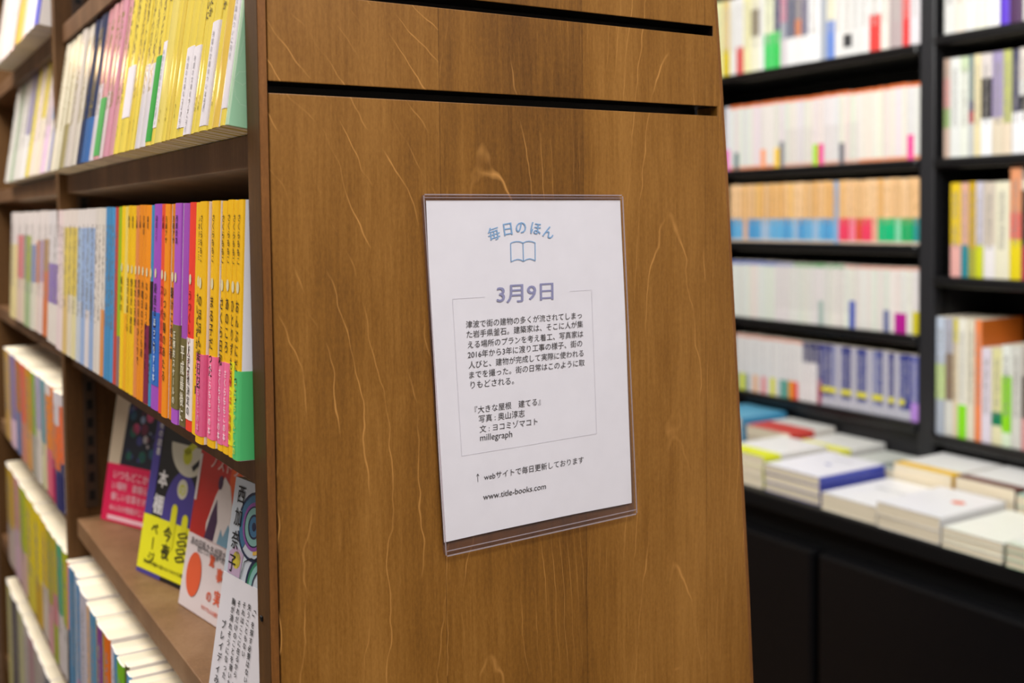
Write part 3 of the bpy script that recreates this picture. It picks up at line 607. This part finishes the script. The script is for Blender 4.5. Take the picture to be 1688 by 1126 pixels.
far_row(-.7448, -.1080, 0, [(.04, 'navy blue'+P, '4c5674'), (.04, 'greyish white'+P, 'a8a0a0'), (.05, 'greyish white'+P, 'b0a8a4'), (.05, 'slate grey'+P, '6c7078'), (.05, 'greyish white'+P, 'aca4a0'), (.05, 'greyish white'+P, 'a8a098'), (.05, 'dusty rose'+P, 'a48088'), (.06, 'greyish white'+P, 'b4aca8'), (.06, 'olive white'+P, 'b4b488'), (.07, 'dark grey'+P, '585458'), (.06, 'olive white'+P, 'c0bc80')],
 'lowest visible row, far bay', 'paperbacks in the lowest row of the far bay', .165)

# ================================================================= four books displayed face-out on the ledge
def face_out(P0, yaw, tilt, wd, t, h, cover, side, band, lb):
    """P0: far lower corner of the front cover; the cover runs from there towards the end panel"""
    p, a = math.radians(yaw), math.radians(tilt)
    u = Vector((math.sin(p), -math.cos(p), 0)); v = Vector((math.sin(a)*math.cos(p), math.sin(a)*math.sin(p), math.cos(a))); n = u.cross(v)
    m = Matrix((-u, n, v)).transposed().to_4x4(); m.translation = Vector(P0)+Vector((0, 0, ZO))+u*wd-n*(t/2)
    b = book(m, t, wd, h, [(1, side or cover)], cover, band, lb, 'books displayed face-out on the ledge', rough=.4)
    def face(layer=1): return Ink((wd, t/2+.0002+.00012*layer, 0), (-1, 0, 0), (0, 0, 1))
    return b, face
LZ = -.3405
# 1 crimson-banded book with dark mosaic cover
b, fc = face_out((-.0735, .662, LZ), 23, 10.5, .105, .012, .148, 'c9b8a0', None, (.0003, .063, 'd4144e'), 'book with dark mosaic cover and crimson band, deepest on the ledge')
k = fc(); k.poly([(.022, .063)]+[(.105, .063), (.105, .148)]+[(.05, .148), (.034, .141), (.026, .128)]); k.build('cover_picture', mat('141a2a', .5), b)
cols = ['24506a', '6a2440', '8898b8', '1e5a4c', 'b8b0b4', '3a3c78', 'c04470', '303060']
for ci, c in enumerate(cols):
    k = fc(2)
    for _ in range(5): 
        x, z = random.uniform(.03, .10), random.uniform(.07, .142); k.poly(circle(x, z, random.uniform(.0015, .0065), 12))
    k.build('cover_spots', mat(c, .5), b)
k = fc(4)
for i, s in enumerate(('いつもどこかに', 'い場所　素晴らい', '優しい言葉をかけ', 'みんなの物語がここに')): k.line(s, .014, .048-i*.0115, .072, .01)
k.poly([(.012, .003), (.080, .003), (.080, .0075), (.012, .0075)]); k.build('band_text', mat('e6b6c2', .6), b)
# 2 black, purple and yellow book
b, fc = face_out((-.0790, .4613, LZ), 15, 10.8, .105, .013, .148, '111014', '463c86', (.004, .054, 'e6e21a'), 'black and purple book with yellow band, second along the ledge')
k = fc(); k.poly([(0, .0545), (.014, .0545), (.014, .148), (0, .148)]); k.poly(circle(.062, .054, .031, 24, .048, 0, math.pi)); k.poly([(0, 0), (.045, 0), (.045, .0038), (0, .0038)]); k.build('cover_picture', mat('463c8c', .5), b)
k = fc(2); k.poly(circle(.066, .128, .034, 20, .030, math.pi*1.02, math.pi*1.98)); k.poly(circle(.062, .086, .0090, 18)); k.build('cover_picture', mat('c9c6b4', .5), b)
k = fc(3); k.poly(circle(.063, .1165, .008, 12)); k.poly([(.054, .121), (.070, .130), (.078, .128), (.062, .116)]); k.char('の', .062, .086, .013, off=.02); k.build('cover_picture', mat('c0c42c', .5), b)
k = fc(3); k.poly([(.072, .108), (.090, .121), (.092, .117), (.076, .104)]); k.build('cover_picture', mat('1a1a1c', .5), b)
k = fc(3); k.char('本', .026, .090, .017, off=.035); k.char('棚', .024, .066, .019, off=.03); k.column('夜の読書', .010, .143, .008, off=.02); k.build('cover_text', mat('d8d6d8', .5), b)
k = fc(4)
for cx, z1, rr in ((.054, .066, .0050), (.074, .060, .0050)): k.poly([(cx-rr, .03), (cx+rr, .03)]+[(x, z) for x, z in circle(cx, z1, rr, 10, rr, 0, math.pi)])
k.build('yellow_fingers', mat('dcd818', .5), b)
k = fc(5); k.column('今夜', .048, .050, .015, off=.03); k.column('ページ', .024, .050, .013, off=.02)
k.line('真夜中の本棚から届いた八つの小さな物語', .012, .0105, .075, .01)
for i in range(4): k.stroke([(.066, .046-i*.007), (.078, .049-i*.007), (.082, .046-i*.007), (.070, .043-i*.007), (.066, .046-i*.007)], .0016)
k.build('band_text', mat('33320c', .5), b)
# 3 red cover with white figure, white band with a red oval
b, fc = face_out((-.0680, .3499, LZ), 9, 10.8, .105, .013, .148, 'b8271f', 'c8b8b4', (.0003, .062, 'dcd0d2'), 'red illustrated book with white band and orange seal, third along the ledge')
k = fc(); k.poly(circle(.086, .118, .025, 24)); k.build('cover_picture', mat('d85a22', .5), b)
k = fc(2); k.poly([(.032, .0625), (.030, .075), (.040, .100), (.052, .118), (.064, .112), (.076, .090), (.100, .072), (.1045, .0625)]); k.poly([(.0005, .09), (.005, .09), (.005, .13), (.0005, .13)]); k.build('cover_picture', mat('d6cdcc', .5), b)
k = fc(3); k.poly(circle(.046, .112, .0045, 12, .006)); k.poly([(.030, .063), (.036, .082), (.044, .098), (.050, .080), (.047, .063)]); k.build('cover_picture', mat('43284a', .5), b)
k = fc(3); k.poly([(.054, .063), (.058, .076), (.063, .070), (.070, .082), (.078, .074), (.086, .078), (.092, .063)]); k.build('cover_picture', mat('6f97ae', .5), b)
k = fc(4); k.line('ノストラダム', .024, .122, .080, .02); k.build('cover_text', mat('d9b6b0', .5), b)
k = fc(5); k.poly(circle(.022, .030, .014, 24, .0185)); k.char('驚', .052, .048, .010, off=.03); k.char('事', .068, .040, .012, off=.03); k.char('実', .070, .022, .013, off=.03); k.char('の', .055, .020, .010, off=.02)
k.line('それでも人は語りつづけた', .044, .0075, .05, .01)
k.build('band_text', mat('dc5c34', .5), b)
k = fc(5); k.line('あの日私たちが見たものは', .008, .0535, .09, .01); k.line('信じていた未来への道だった', .022, .0500, .075, .01); k.build('band_text', mat('5a5658', .5), b)
# 4 swirl-covered book with a tall white lettered band
b, fc = face_out((-.0940, .1660, LZ-.0), 9, 9.6, .105, .014, .150, 'bfc8d4', 'c8ccd6', (.0003, .083, 'd6d3da'), 'book with painted swirl cover and tall white lettered band, beside the upright')
def ring(k, cx, cz, r0, r1, a0=0, a1=2*math.pi, n=26):
    for i in range(n):
        a, c = a0+(a1-a0)*i/n, a0+(a1-a0)*(i+1)/n
        k.poly([(cx+r0*math.cos(a), cz+r0*math.sin(a)), (cx+r0*math.cos(c), cz+r0*math.sin(c)), (cx+r1*math.cos(c), cz+r1*math.sin(c)), (cx+r1*math.cos(a), cz+r1*math.sin(a))])
def clipped(rings, c, lay):
    k = fc(lay)
    for cx, cz, r0, r1, a0, a1 in rings: ring(k, cx, cz, r0, r1, a0, a1)
    k.build('painted_swirl', mat(c, .5), b)
pi = math.pi
CX, CZ = .036, .1215
clipped([(CX, CZ, .0215, .0235, -.9*pi, .9*pi), (CX, CZ, .0, .0030, 0, 2*pi), (CX, CZ, .007, .0085, 0, 2*pi), (CX, CZ, .0130, .0140, 0, 2*pi), (.056, .083, .020, .0225, .0, pi), (.056, .083, .012, .0132, 0, pi)], '1c2648', 2)
clipped([(CX, CZ, .003, .007, 0, 2*pi), (CX, CZ, .0165, .0215, .4*pi, 1.3*pi)], '3e6f96', 1)
clipped([(CX, CZ, .0085, .013, 0, 2*pi), (.056, .083, .0132, .0175, 0, pi)], '7fb0ac', 1)
clipped([(CX, CZ, .0140, .0165, .5*pi, 1.9*pi)], '8a4f9c', 1)
clipped([(.056, .083, .0175, .0200, 0, pi)], '2f7a5c', 1)
clipped([(CX, CZ, .0165, .0190, -.45*pi, .0), ], 'd9b04a', 1)
clipped([(.017, .0945, .000, .006, 0, 2*pi)], 'd8c83c', 1)
k = fc(1); k.poly([(.006, .0835), (.024, .0835), (.026, .100), (.014, .104), (.005, .098)]); k.build('painted_swirl', mat('b49cb8', .5), b)
k = fc(4)
for i, ch in enumerate('西加奈子'): k.char(ch, .0125-i*.0003, .1395-i*.0160, .0135, off=.01, sx=.85)
k.stroke([(.026, .0835), (.029, .096), (.038, .1005), (.05, .100)], .0008); k.build('cover_text', mat('14141a', .6), b)
k = fc(5)
for s, x, top, sz in (('ブレイディみかこさん', .0115, .052, .0070), ('胸が潰れそうになった。', .0215, .0695, .0052), ('それだけのことを書いた本に', .0295, .0700, .0050), ('それはここに在るから、', .0370, .0710, .0048), ('失うこともない', .0445, .0715, .0048), ('「」を探す必要はないし、', .0520, .0720, .0048)):
    k.column(s, x, top, sz, pitch=1.08, off=.012)
k.build('band_text', mat('3a383a', .6), b)
# ================================================================= black wall shelving
X0 = 1.75
SH = empty('black_bookcase', (1.87, .95, 0), 'black metal wall bookcase with slotted posts and two bays of books', 'bookcase')
def bb_(name, a, b, m=BLACK, bev=.0045, par=None): return box(name, (a[0], a[1], a[2]+ZO), (b[0], b[1], b[2]+ZO), m, par or SH, bevel=bev)
for y in (.943, 1.80, .05): bb_('upright', (1.748, y, -.6200), (1.985, y+.041, .95))
bb_('back_panel', (1.960, .05, -.6195), (1.975, 1.84, .95), BLACK2)
for z in (.367, .109, -.085, -.290, -.490, .64): bb_('shelf_board', (1.740, .985, z-.024), (1.9595, 1.7995, z), BOARD, .006)
for z in (.377, .108, -.153, -.507, .66): bb_('shelf_board', (1.740, .0925, z-.024), (1.9595, .9425, z), BOARD, .006)
bb_('base_panel', (1.778, .985, -.62), (1.79, 1.7995, -.5145)); bb_('base_panel', (1.778, .0925, -.62), (1.79, .9425, -.5315))
for side_y in (.9424,):
    st = bb_('slotted_track', (1.770, side_y-.0015, -.55), (1.792, side_y, .90), BLACK2, .0003)
    V = []; F = []
    for kk in range(68):
        z = -.54+kk*.021+ZO; n = len(V); V += boxv((1.777, side_y-.0024, z), (1.785, side_y-.0014, z+.012)); F += [tuple(i+n for i in q) for q in BOXF]
    o = link('track_slots', V, F, mat('08080a', .9), parent=st); o['kind'] = 'stuff'
PLAIN = []
def wall_row(z, spec, where, group, h, y_start, x=X0+.003, ink='86827e', d=.105, landmark='the black post', away=1, joined=()):
    lb = label_row([s[1] for s in spec], where, landmark); y = y_start
    for (w_, desc, segs, *rest), l in zip(spec, lb):
        if isinstance(segs, str): segs = [(1, segs)]
        hh = (rest[0] if rest and rest[0] else h)+random.uniform(-.0012, .0012); bd = rest[1] if len(rest) > 1 else None
        y0 = y if away > 0 else y-w_
        global JOIN
        JOIN = PLAIN if joined and desc in joined else None
        book(stand(x+random.uniform(-.0015, .0015), y0+w_/2, z+.0002), w_-.0006, d, hh, segs, 'dc7424' if 'tall orange' in desc else 'e4e0da', bd, l, group, ink=ink, rough=.45)
        y += away*w_
        JOIN = None
W1 = 'e6e4e0'
def fill(total, marks, base, base_desc, seg, w_=.0165):
    """a run of alike paperbacks with some marked ones; marks: {index: (desc, segs, band)}"""
    out = []; n = int(total/w_)
    for i in range(n):
        if i in marks: m = marks[i]; out.append((w_, m[0], m[1] or seg(i), 0, m[2]) if m[2] else (w_, m[0], m[1] or seg(i)))
        else: out.append((w_, base_desc, seg(i)))
    return out
def jit(c, a=10):
    r = [max(0, min(255, int(c[i:i+2], 16)+random.randint(-a, a))) for i in (0, 2, 4)]
    a_ = [x//6*6 for x in r]; return '%02x%02x%02x' % tuple(a_)
# row A: mixed tall spines, white and cream
A_ = [(.028, 'greyish white paperback', 'dcd8dc'), (.020, 'bright red paperback', [(1, 'dc3c3c')]), (.037, 'mauve grey paperback', 'b4a4a4'), (.024, 'cream white paperback', 'e8e2d8'), (.032, 'white paperback with red foot', [(.42, 'dc4440'), (1, 'e6e4e0')]), (.029, 'white paperback', 'e2e2e0'), (.023, 'white paperback', 'dededc'),
 (.026, 'white paperback with black mark', [(.10, 'e0e0de'), (.25, '3a3a3c'), (1, 'e2e0dc')]), (.026, 'white paperback', 'e8e6e2'), (.025, 'cream paperback with cornflower blue foot', [(.45, '6c8cd4'), (1, 'ece8cc')]), (.020, 'greyish blue paperback', 'a8b0bc'), (.039, 'pure white paperback', 'f2f2f2'), (.025, 'slate paperback with white foot', [(.34, 'ececec'), (1, '6c6884')]),
 (.020, 'grey paperback with orange patch', [(.34, 'e8e8e8'), (.55, 'd87c3c'), (1, '948c8c')]), (.030, 'dark blue paperback with white foot', [(.34, 'ececec'), (1, '485070')]), (.021, 'pink paperback with grey foot', [(.34, 'd4ccd0'), (.55, 'a4a8b4'), (1, 'cc8ca0')]), (.022, 'navy paperback with bright green foot', [(.46, '3cc85c'), (1, '44446c')]), (.035, 'cream paperback with bright green foot', [(.44, '50cc6c'), (1, 'e8ecc8')]), (.018, 'white paperback', 'eeeeee'),
 (.031, 'white paperback with brown strip', [(.45, 'ecead0'), (.8, '84785c'), (1, 'e8e4c8')]), (.028, 'pale yellow paperback', 'ece8b4'), (.028, 'white paperback with red foot', [(.35, 'd85c5c'), (1, 'ececec')]), (.024, 'white paperback', 'e8e8e4'), (.029, 'yellow-toned paperback with mustard foot', [(.36, 'd8c02c'), (1, 'e4cc8c')]), (.03, 'pale yellow paperback', 'e8eab0'), (.03, 'cream white paperback', 'e4e0d0'), (.03, 'white paperback', 'dcdcd8'), (.03, 'pale yellow paperback', 'e4e0b0')]
wall_row(.367, A_, 'top row, far wall bay', 'books in the top row of the wall shelving', .205, .9862, d=.14, ink='b4b0aa')
OB = lambda c, hh=.048: (.0003, hh, c)
sB = lambda i: [(.045, 'e0926c'), (.955, jit('e4dfdb', 7)), (1, 'e4743a')]
B_ = fill(.615, {0: ('plain white spine with orange head', None, None), 1: ('white paperback with hot pink band', None, OB('ec4c98', .056)), 13: ('white paperback with charcoal band', None, OB('6c6c74', .050)), 17: ('white paperback with hot pink band', None, OB('ec4c98', .052)), 18: ('white paperback with lime green band', None, OB('a8dc28', .052)), 25: ('white paperback with tall slate band', None, OB('84848c', .066)),
 26: ('white paperback with golden yellow band', None, OB('f8cc34', .050)), 29: ('white paperback with orange band', None, OB('f89c64', .050)), 35: ('white paperback with charcoal blue band', None, OB('5c7078', .046))}, None, 'plain white spine with orange head', sB)
B_.append((.02, 'white paperback with orchid pink band', [(1, 'dcdce4')], 0, OB('e884c4', .056)))
wall_row(.109, B_, 'second row, far wall bay', 'orange-headed white paperbacks in the second row of the wall shelving', .173, .9862, ink='cdc6c2', joined=('plain white spine with orange head',))
OR = ['e8b878', 'ecc08c', 'e4b06c', 'f0c898', 'e2b884', 'f0c070']
sC = lambda i: [(.985, random.choice(OR)), (1, 'd8c098')]
def c_row(i):
    if i == 0: return ('tan paperback with teal foot', '2c8c8c')
    if i in (1, 2, 4, 5, 6): return ('tan paperback with emerald green foot', '14b878' if i > 2 else '14a860')
    if i == 3: return ('tan paperback with pale green foot', '84d0a8')
    if i == 7: return ('tan paperback with pale pink foot', 'e8a890')
    if i in (8, 9, 10, 12, 13): return ('tan paperback with scarlet foot', 'e84060' if i != 10 else 'd8502c')
    if i == 11: return ('tan paperback with pink foot', 'f07c98')
    if i == 14: return ('steel blue paperback among tan ones', None)
    if i in (18, 22, 28, 29): return ('tan paperback with pale blue foot', '9cb8d4')
    if i == 33: return ('plain tan paperback', 'e0b088')
    return ('tan paperback with sky blue foot', random.choice(['58a4d4', '64acd8', '5098cc']))
C_ = []
for i in range(37):
    dsc, c = c_row(i)
    C_.append((.0165, dsc, [(1, '8cacd0')] if c is None else [(.04, 'd8c4b0'), (.40, c), (1, random.choice(OR))]))
wall_row(-.085, C_, 'third row, far wall bay', 'tan paperbacks in the third row of the wall shelving', .152, .9862, ink='b08858')
sD = lambda i: [(.955, jit('e2dfd8', 5)), (1, 'd8a494' if i < 13 else ('4c9c54' if i < 23 else '6878b8'))] if i < 13 else [(.94, jit('e0dfd8', 5)), (1, '4c9c54' if i < 23 else '6878b8')]
D_ = fill(.615, {0: ('white paperback with olive yellow band', None, OB('c8bc20', .052)), 1: ('white paperback with thin pale head', None, None), 2: ('white paperback with magenta band', None, OB('b0148c', .046)), 3: ('white paperback with magenta band', None, OB('b41890', .046)), 5: ('white paperback with slate blue band', None, OB('6c749c', .050)), 11: ('white paperback with royal blue band', None, OB('4458b0', .066)), 17: ('white paperback with grey green band', None, OB('a0b4ac', .060))}, None, 'plain white paperback', sD)
wall_row(-.290, D_, 'fourth row, far wall bay', 'white paperbacks in the fourth row of the wall shelving', .152, .9862, ink='c9c6c2', joined=('plain white paperback',))
E_ = []
NV = ['2c3078', '343c84', '3c4488', '8084ac', '787ca4', '2a2e74', 'a4a4b8']
for i in range(37):
    if i == 0: E_.append((.022, 'navy paperback with violet foot', [(.28, 'b084d4'), (1, '5c60a0')]))
    elif i < 18:
        pale = i in (3, 5, 8, 11, 14); c = 'b4b2c0' if pale else NV[(i*5) % 4]
        E_.append((.0155, 'pale lilac paperback between navy ones' if pale else 'navy paperback with yellow stripe', [(.15, 'b8b8c4'), (.22, c), (.31, c if pale or i < 2 else 'd8d024'), (1, c)]))
    elif i == 18: E_.append((.0155, 'navy paperback with crimson foot', [(.4, 'a0405c'), (.97, '3c3c74'), (1, '3c3c74')]))
    elif i < 22: E_.append((.0155, 'dark slate paperback with white foot', [(.66, 'e0dcdc'), (1, '48486c')]))
    else:
        cc = {23: ('scarlet', 'e04c48'), 24: ('orange', 'e8941c'), 25: ('teal', '5c9c8c'), 26: ('teal', '68a498'), 28: ('lemon', 'd8d820'), 30: ('salmon', 'e48888'), 32: ('peach', 'e8b080'), 34: ('grey', '98a498'), 35: ('lemon', 'd8e020'), 36: ('grey', 'a4a898')}.get(i)
        E_.append((.0162, f'white paperback with {cc[0]} foot' if cc else 'white paperback with pale pink head', [(.30, cc[1] if cc else 'dcd6d4'), (.95, 'dcdad8'), (1, 'dca494')]))
wall_row(-.490, E_, 'bottom row, far wall bay', 'paperbacks in the bottom row of the wall shelving', .152, .9862, ink='c0bec0', joined=('white paperback with pale pink head',))
# the plain white ones, past the first three hundred books in view and too alike to pick apart, are joined
def join_plain():
    V, F, MI, MS = [], [], [], []
    for r in PLAIN:
        for o in [r]+list(r.children):
            n = len(V); mw = r.matrix_world
            V += [tuple(mw @ v.co) for v in o.data.vertices]
            idx = []
            for m in o.data.materials:
                if m not in MS: MS.append(m)
                idx.append(MS.index(m))
            for p in o.data.polygons: F.append(tuple(i+n for i in p.vertices)); MI.append(idx[p.material_index])
    for r in PLAIN:
        for o in list(r.children)+[r]: bpy.data.objects.remove(o)
    o = link('white_paperbacks', V, F, MS, MI); o['kind'] = 'stuff'
    tag(o, 'plain white paperbacks filling the second, fourth and bottom rows of the wall shelving', 'book')
join_plain()
# near bay of the wall shelving: larger books, seen at the edge of the picture
K = 'book'
R1 = [(.028, 'white '+K, 'd8d8d4'), (.024, 'cream '+K, 'e6ddd0'), (.024, 'white '+K, 'e4e4e0'), (.028, 'ivory '+K, 'e8e8d8'), (.030, 'white '+K, 'ecece8'), (.022, 'violet '+K, [(.5, '5c38c8'), (1, 'c838c0')]), (.03, 'dark purple '+K, '4c2c54'), (.03, 'white '+K, 'e0e0dc'), (.03, 'cream '+K, 'e0dcc8')]
wall_row(.377, R1, 'top row, near wall bay', 'books in the top row of the near wall bay', .21, .925, d=.15, away=-1)
R2 = [(.016, 'brown-edged '+K, [(.3, 'c0a898'), (.5, '88a460'), (.8, 'c48c84'), (1, 'b09888')]), (.026, 'white '+K, 'dde0dc'), (.020, 'pale green '+K, [(.85, 'e0e4d8'), (1, 'c4d4b0')]), (.012, 'slate '+K+' with crimson foot', [(.33, 'c0c4c4'), (.45, 'a82848'), (.55, '38406c'), (1, '788c8c')]), (.018, 'cream '+K, [(1, 'e0d4a8')]), (.026, 'black '+K+' with white foot', [(.36, 'eceef0'), (.76, '201c20'), (1, 'd4ccc8')]),
 (.026, 'lavender '+K, [(.36, 'd8ccb4'), (1, '9c90b4')]), (.019, 'olive yellow '+K, [(.3, 'e0d0b8'), (1, 'b8bc6c')]), (.016, 'dark slate '+K, [(.4, 'e8e8ea'), (1, '44445c')]), (.03, 'mottled black and white '+K, [(.4, 'e8e8ea'), (.55, '202020'), (.7, 'd8d8d4'), (1, 'd8d0c8')]), (.03, 'cream '+K, 'd8d4c0'), (.03, 'white '+K, 'd8d8d4')]
wall_row(.108, R2, 'second row, near wall bay', 'books in the second row of the near wall bay', .215, .925, d=.15, away=-1)
R3 = [(.026, 'yellow '+K+' with pink foot', [(.34, 'e0a8a0'), (1, 'dcbc20')]), (.018, 'pinkish '+K+' with teal foot', [(.34, '2c8490'), (1, 'd8a894')]), (.018, 'mustard '+K, [(.3, 'a0a040'), (1, 'c4a014')]), (.018, 'lilac white '+K+' with lime foot', [(.34, 'c8d020'), (1, 'c8c4d0')]), (.026, 'cream grey '+K, [(.34, 'e4e0e0'), (1, 'ccc0b0')]), (.034, 'ivory '+K, 'e2dec4'), (.026, 'orange-headed '+K+' with yellow foot', [(.36, 'e0cc18'), (.6, 'dc6c5c'), (1, 'dc9468')], .232),
 (.03, 'black '+K+' with crimson foot', [(.34, 'a82c50'), (.9, '24221f'), (1, 'd4d0c0')]), (.03, 'black '+K, '28282c'), (.03, 'cream grey '+K, 'ccc8b8')]
wall_row(-.153, R3, 'third row, near wall bay', 'books in the third row of the near wall bay', .205, .905, d=.15, away=-1)
R4 = [(.022, 'pale blue '+K, [(.3, 'a4acb8'), (.6, 'c0d890'), (1, 'b8c4d4')]), (.020, 'olive and brown '+K, [(.3, 'd0d0c8'), (.7, '806850'), (1, 'a8a8b4')]), (.012, 'yellow-headed '+K, [(.8, 'd8c8a8'), (1, 'd0c44c')]), (.022, 'white '+K+' with lime green strip', [(.28, '84d81c'), (1, 'e4e2d4')]), (.020, 'ivory '+K, 'd8d2bc'), (.016, 'tall orange '+K, [(1, 'e8844c')]), (.024, 'lilac white '+K, 'd8d0dc', .205), (.024, 'straw coloured '+K+' with dark green label', [(.2, 'dcd8b0'), (.34, '107850'), (1, 'd8d49c')], .205),
 (.022, 'white '+K+' with large lime green strip', [(.14, 'd4e4c8'), (.70, '88d014'), (1, 'dce0d8')], .215), (.022, 'greyish white '+K, 'ccccc4', .215), (.025, 'dark patterned '+K+' with rose foot', [(.3, 'd09494'), (.7, '5c4c44'), (1, 'b4aca4')], .22), (.03, 'white '+K, 'd8d8d0', .22), (.03, 'ivory '+K, 'd8d4bc', .22)]
wall_row(-.507, R4, 'bottom row, near wall bay', 'books in the bottom row of the near wall bay', .262, .9395, d=.15, away=-1)
# ================================================================= black counter with cupboards
CT = empty('display_counter', (1.58, .82, 0), 'long black counter in front of the wall shelving, stacked with books', 'counter')
def cb(name, a, b_, m=BLACK, bev=.003): return box(name, (a[0], a[1], a[2]+ZO), (b_[0], b_[1], b_[2]+ZO), m, CT, bevel=bev)
cb('counter_top', (1.372, -.15, -.655), (1.776, 1.80, -.6205), BLACK2, .004)
cb('carcass', (1.405, -.14, -1.33), (1.76, 1.79, -.656), BLACK2)
for y0, y1 in ((-.13, .302), (.318, .934), (.950, 1.566), (1.582, 1.78)):
    cb('cupboard_door', (1.368, y0, -1.30), (1.404, y1, -.708), BOARD, .008)
cb('kickboard', (1.43, -.14, -1.399), (1.45, 1.79, -1.331), BLACK2)

# ================================================================= books lying in piles on the counter
def pile(x, y0, y1, ln, ts, cover, side_spine, where, group, band=None, pages='cover', label='white book', z0=-.6203, twist=0, decal=None):
    z = z0
    for i, t in enumerate(ts):
        m = Matrix(((0, 0, 1, x+random.uniform(-.0015, .0015)), (1, 0, 0, y0+random.uniform(-.001, .001)), (0, 1, 0, z+t/2+ZO+.0001), (0, 0, 0, 1)))
        m = m @ Matrix.Rotation(math.radians(twist+random.uniform(-.4, .4)), 4, 'Y')
        n = len(ts); pos = 'topmost' if i == n-1 else ('lowest' if i == 0 else 'middle one')
        lb = f'{label}, {pos}, {where}' if n > 1 else f'{label}, {where}'
        b = book(m, t-.0003, y1-y0, ln, [(1, side_spine)], cover, (.0003, band[0], band[1]) if band else None, lb, group, rough=.35, page_in=.0012, edge=True)
        z += t
        if i == n-1 and decal: decal(b, t)
def top_ink(b, t, lay=1): return Ink((0, t/2+.0003*lay, 0), (1, 0, 0), (0, 0, 1))
GP = 'books piled on the black counter'
def d_blue(b, t):
    k = top_ink(b, t)
    k.poly(circle(.07, .105, .009, 12, .006)); k.build('cover_print', mat('7c84c0', .5), b)
    k = top_ink(b, t); k.line('日本のすがた', .045, .15, .05, .02); k.build('cover_text', mat('9a9aa8', .5), b)
def d_oval(b, t):
    k = top_ink(b, t); k.poly(circle(.045, .118, .014, 18, .012)); k.build('cover_print', mat('ec7050', .5), b)
def d_title(b, t):
    k = top_ink(b, t); k.line('あたらしい生活', .03, .12, .07, .02); k.build('cover_text', mat('a0a0a4', .5), b)
pile(1.400, 1.122, 1.262, .205, [.0235]*3, 'f4f4f2', 'e8e6e0', 'by the wood end panel', GP, (.055, 'e4ea24'), label='white book with lemon yellow band')
pile(1.395, .953, 1.112, .205, [.0200]*3, 'f3f3fa', '4350b8', 'front of counter', GP, label='white book with cobalt blue spine', decal=d_blue)
pile(1.385, .800, .940, .210, [.0345], 'f5f5f5', 'f0eee8', 'counter front beside blue-spined pile', GP, label='fat cream-paged book', decal=d_title)
pile(1.379, .652, .794, .200, [.0240, .0255], 'f1f1f4', 'e6e6e8', 'front of counter', GP, label='white book of the orange-sealed pile', decal=d_oval)
pile(1.374, .524, .645, .200, [.0120]*3, 'f3f5ea', 'dfe4d8', 'counter front beside orange-sealed pile', GP, label='thin ivory book')
pile(1.370, .385, .515, .200, [.0135]*3, 'eef2ea', '8cb89c', 'near end of counter', GP, (.02, 'dfe8d6'), label='ivory book with sage green spine')
# rear row
pile(1.603, 1.400, 1.545, .160, [.030, .032, .030], '6cb8dc', '4ca0cc', 'rear of counter, by the end panel', GP, label='sky blue book')
pile(1.606, 1.238, 1.385, .160, [.026, .026, .026], 'ecece6', 'e4e0d8', 'rear of counter beside the blue pile', GP, (.085, 'd0443c'), label='white book with brick red band')
pile(1.607, 1.088, 1.228, .160, [.021, .021, .021], 'f0f0ea', 'e8e8e4', 'rear of counter', GP, (.04, 'ecec58'), label='white book with pale yellow band')
def d_grey(b, t):
    k = top_ink(b, t); k.poly([(.01, .02), (.07, .02), (.06, .10), (.02, .09)]); k.build('cover_print', mat('8c9490', .5), b)
pile(1.607, .936, 1.078, .155, [.018, .018, .012], 'd4d8d0', 'b4bcbc', 'rear of counter', GP, label='pale grey book with dark patch', decal=d_grey)
pile(1.592, .784, .926, .172, [.023, .024, .024], 'f2f2f0', 'e4e2dc', 'rear of counter', GP, (.034, 'f4c41c'), label='white book with golden yellow band')
pile(1.594, .645, .776, .172, [.023, .024, .024], 'f2f2f0', 'e4e2dc', 'rear of counter', GP, (.036, '744840'), label='white book with cocoa brown band')
pile(1.586, .505, .636, .178, [.022, .022, .022], 'eff3ee', '9cc4b4', 'rear of counter', GP, (.02, 'a8ccbc'), label='white book with sage green band')
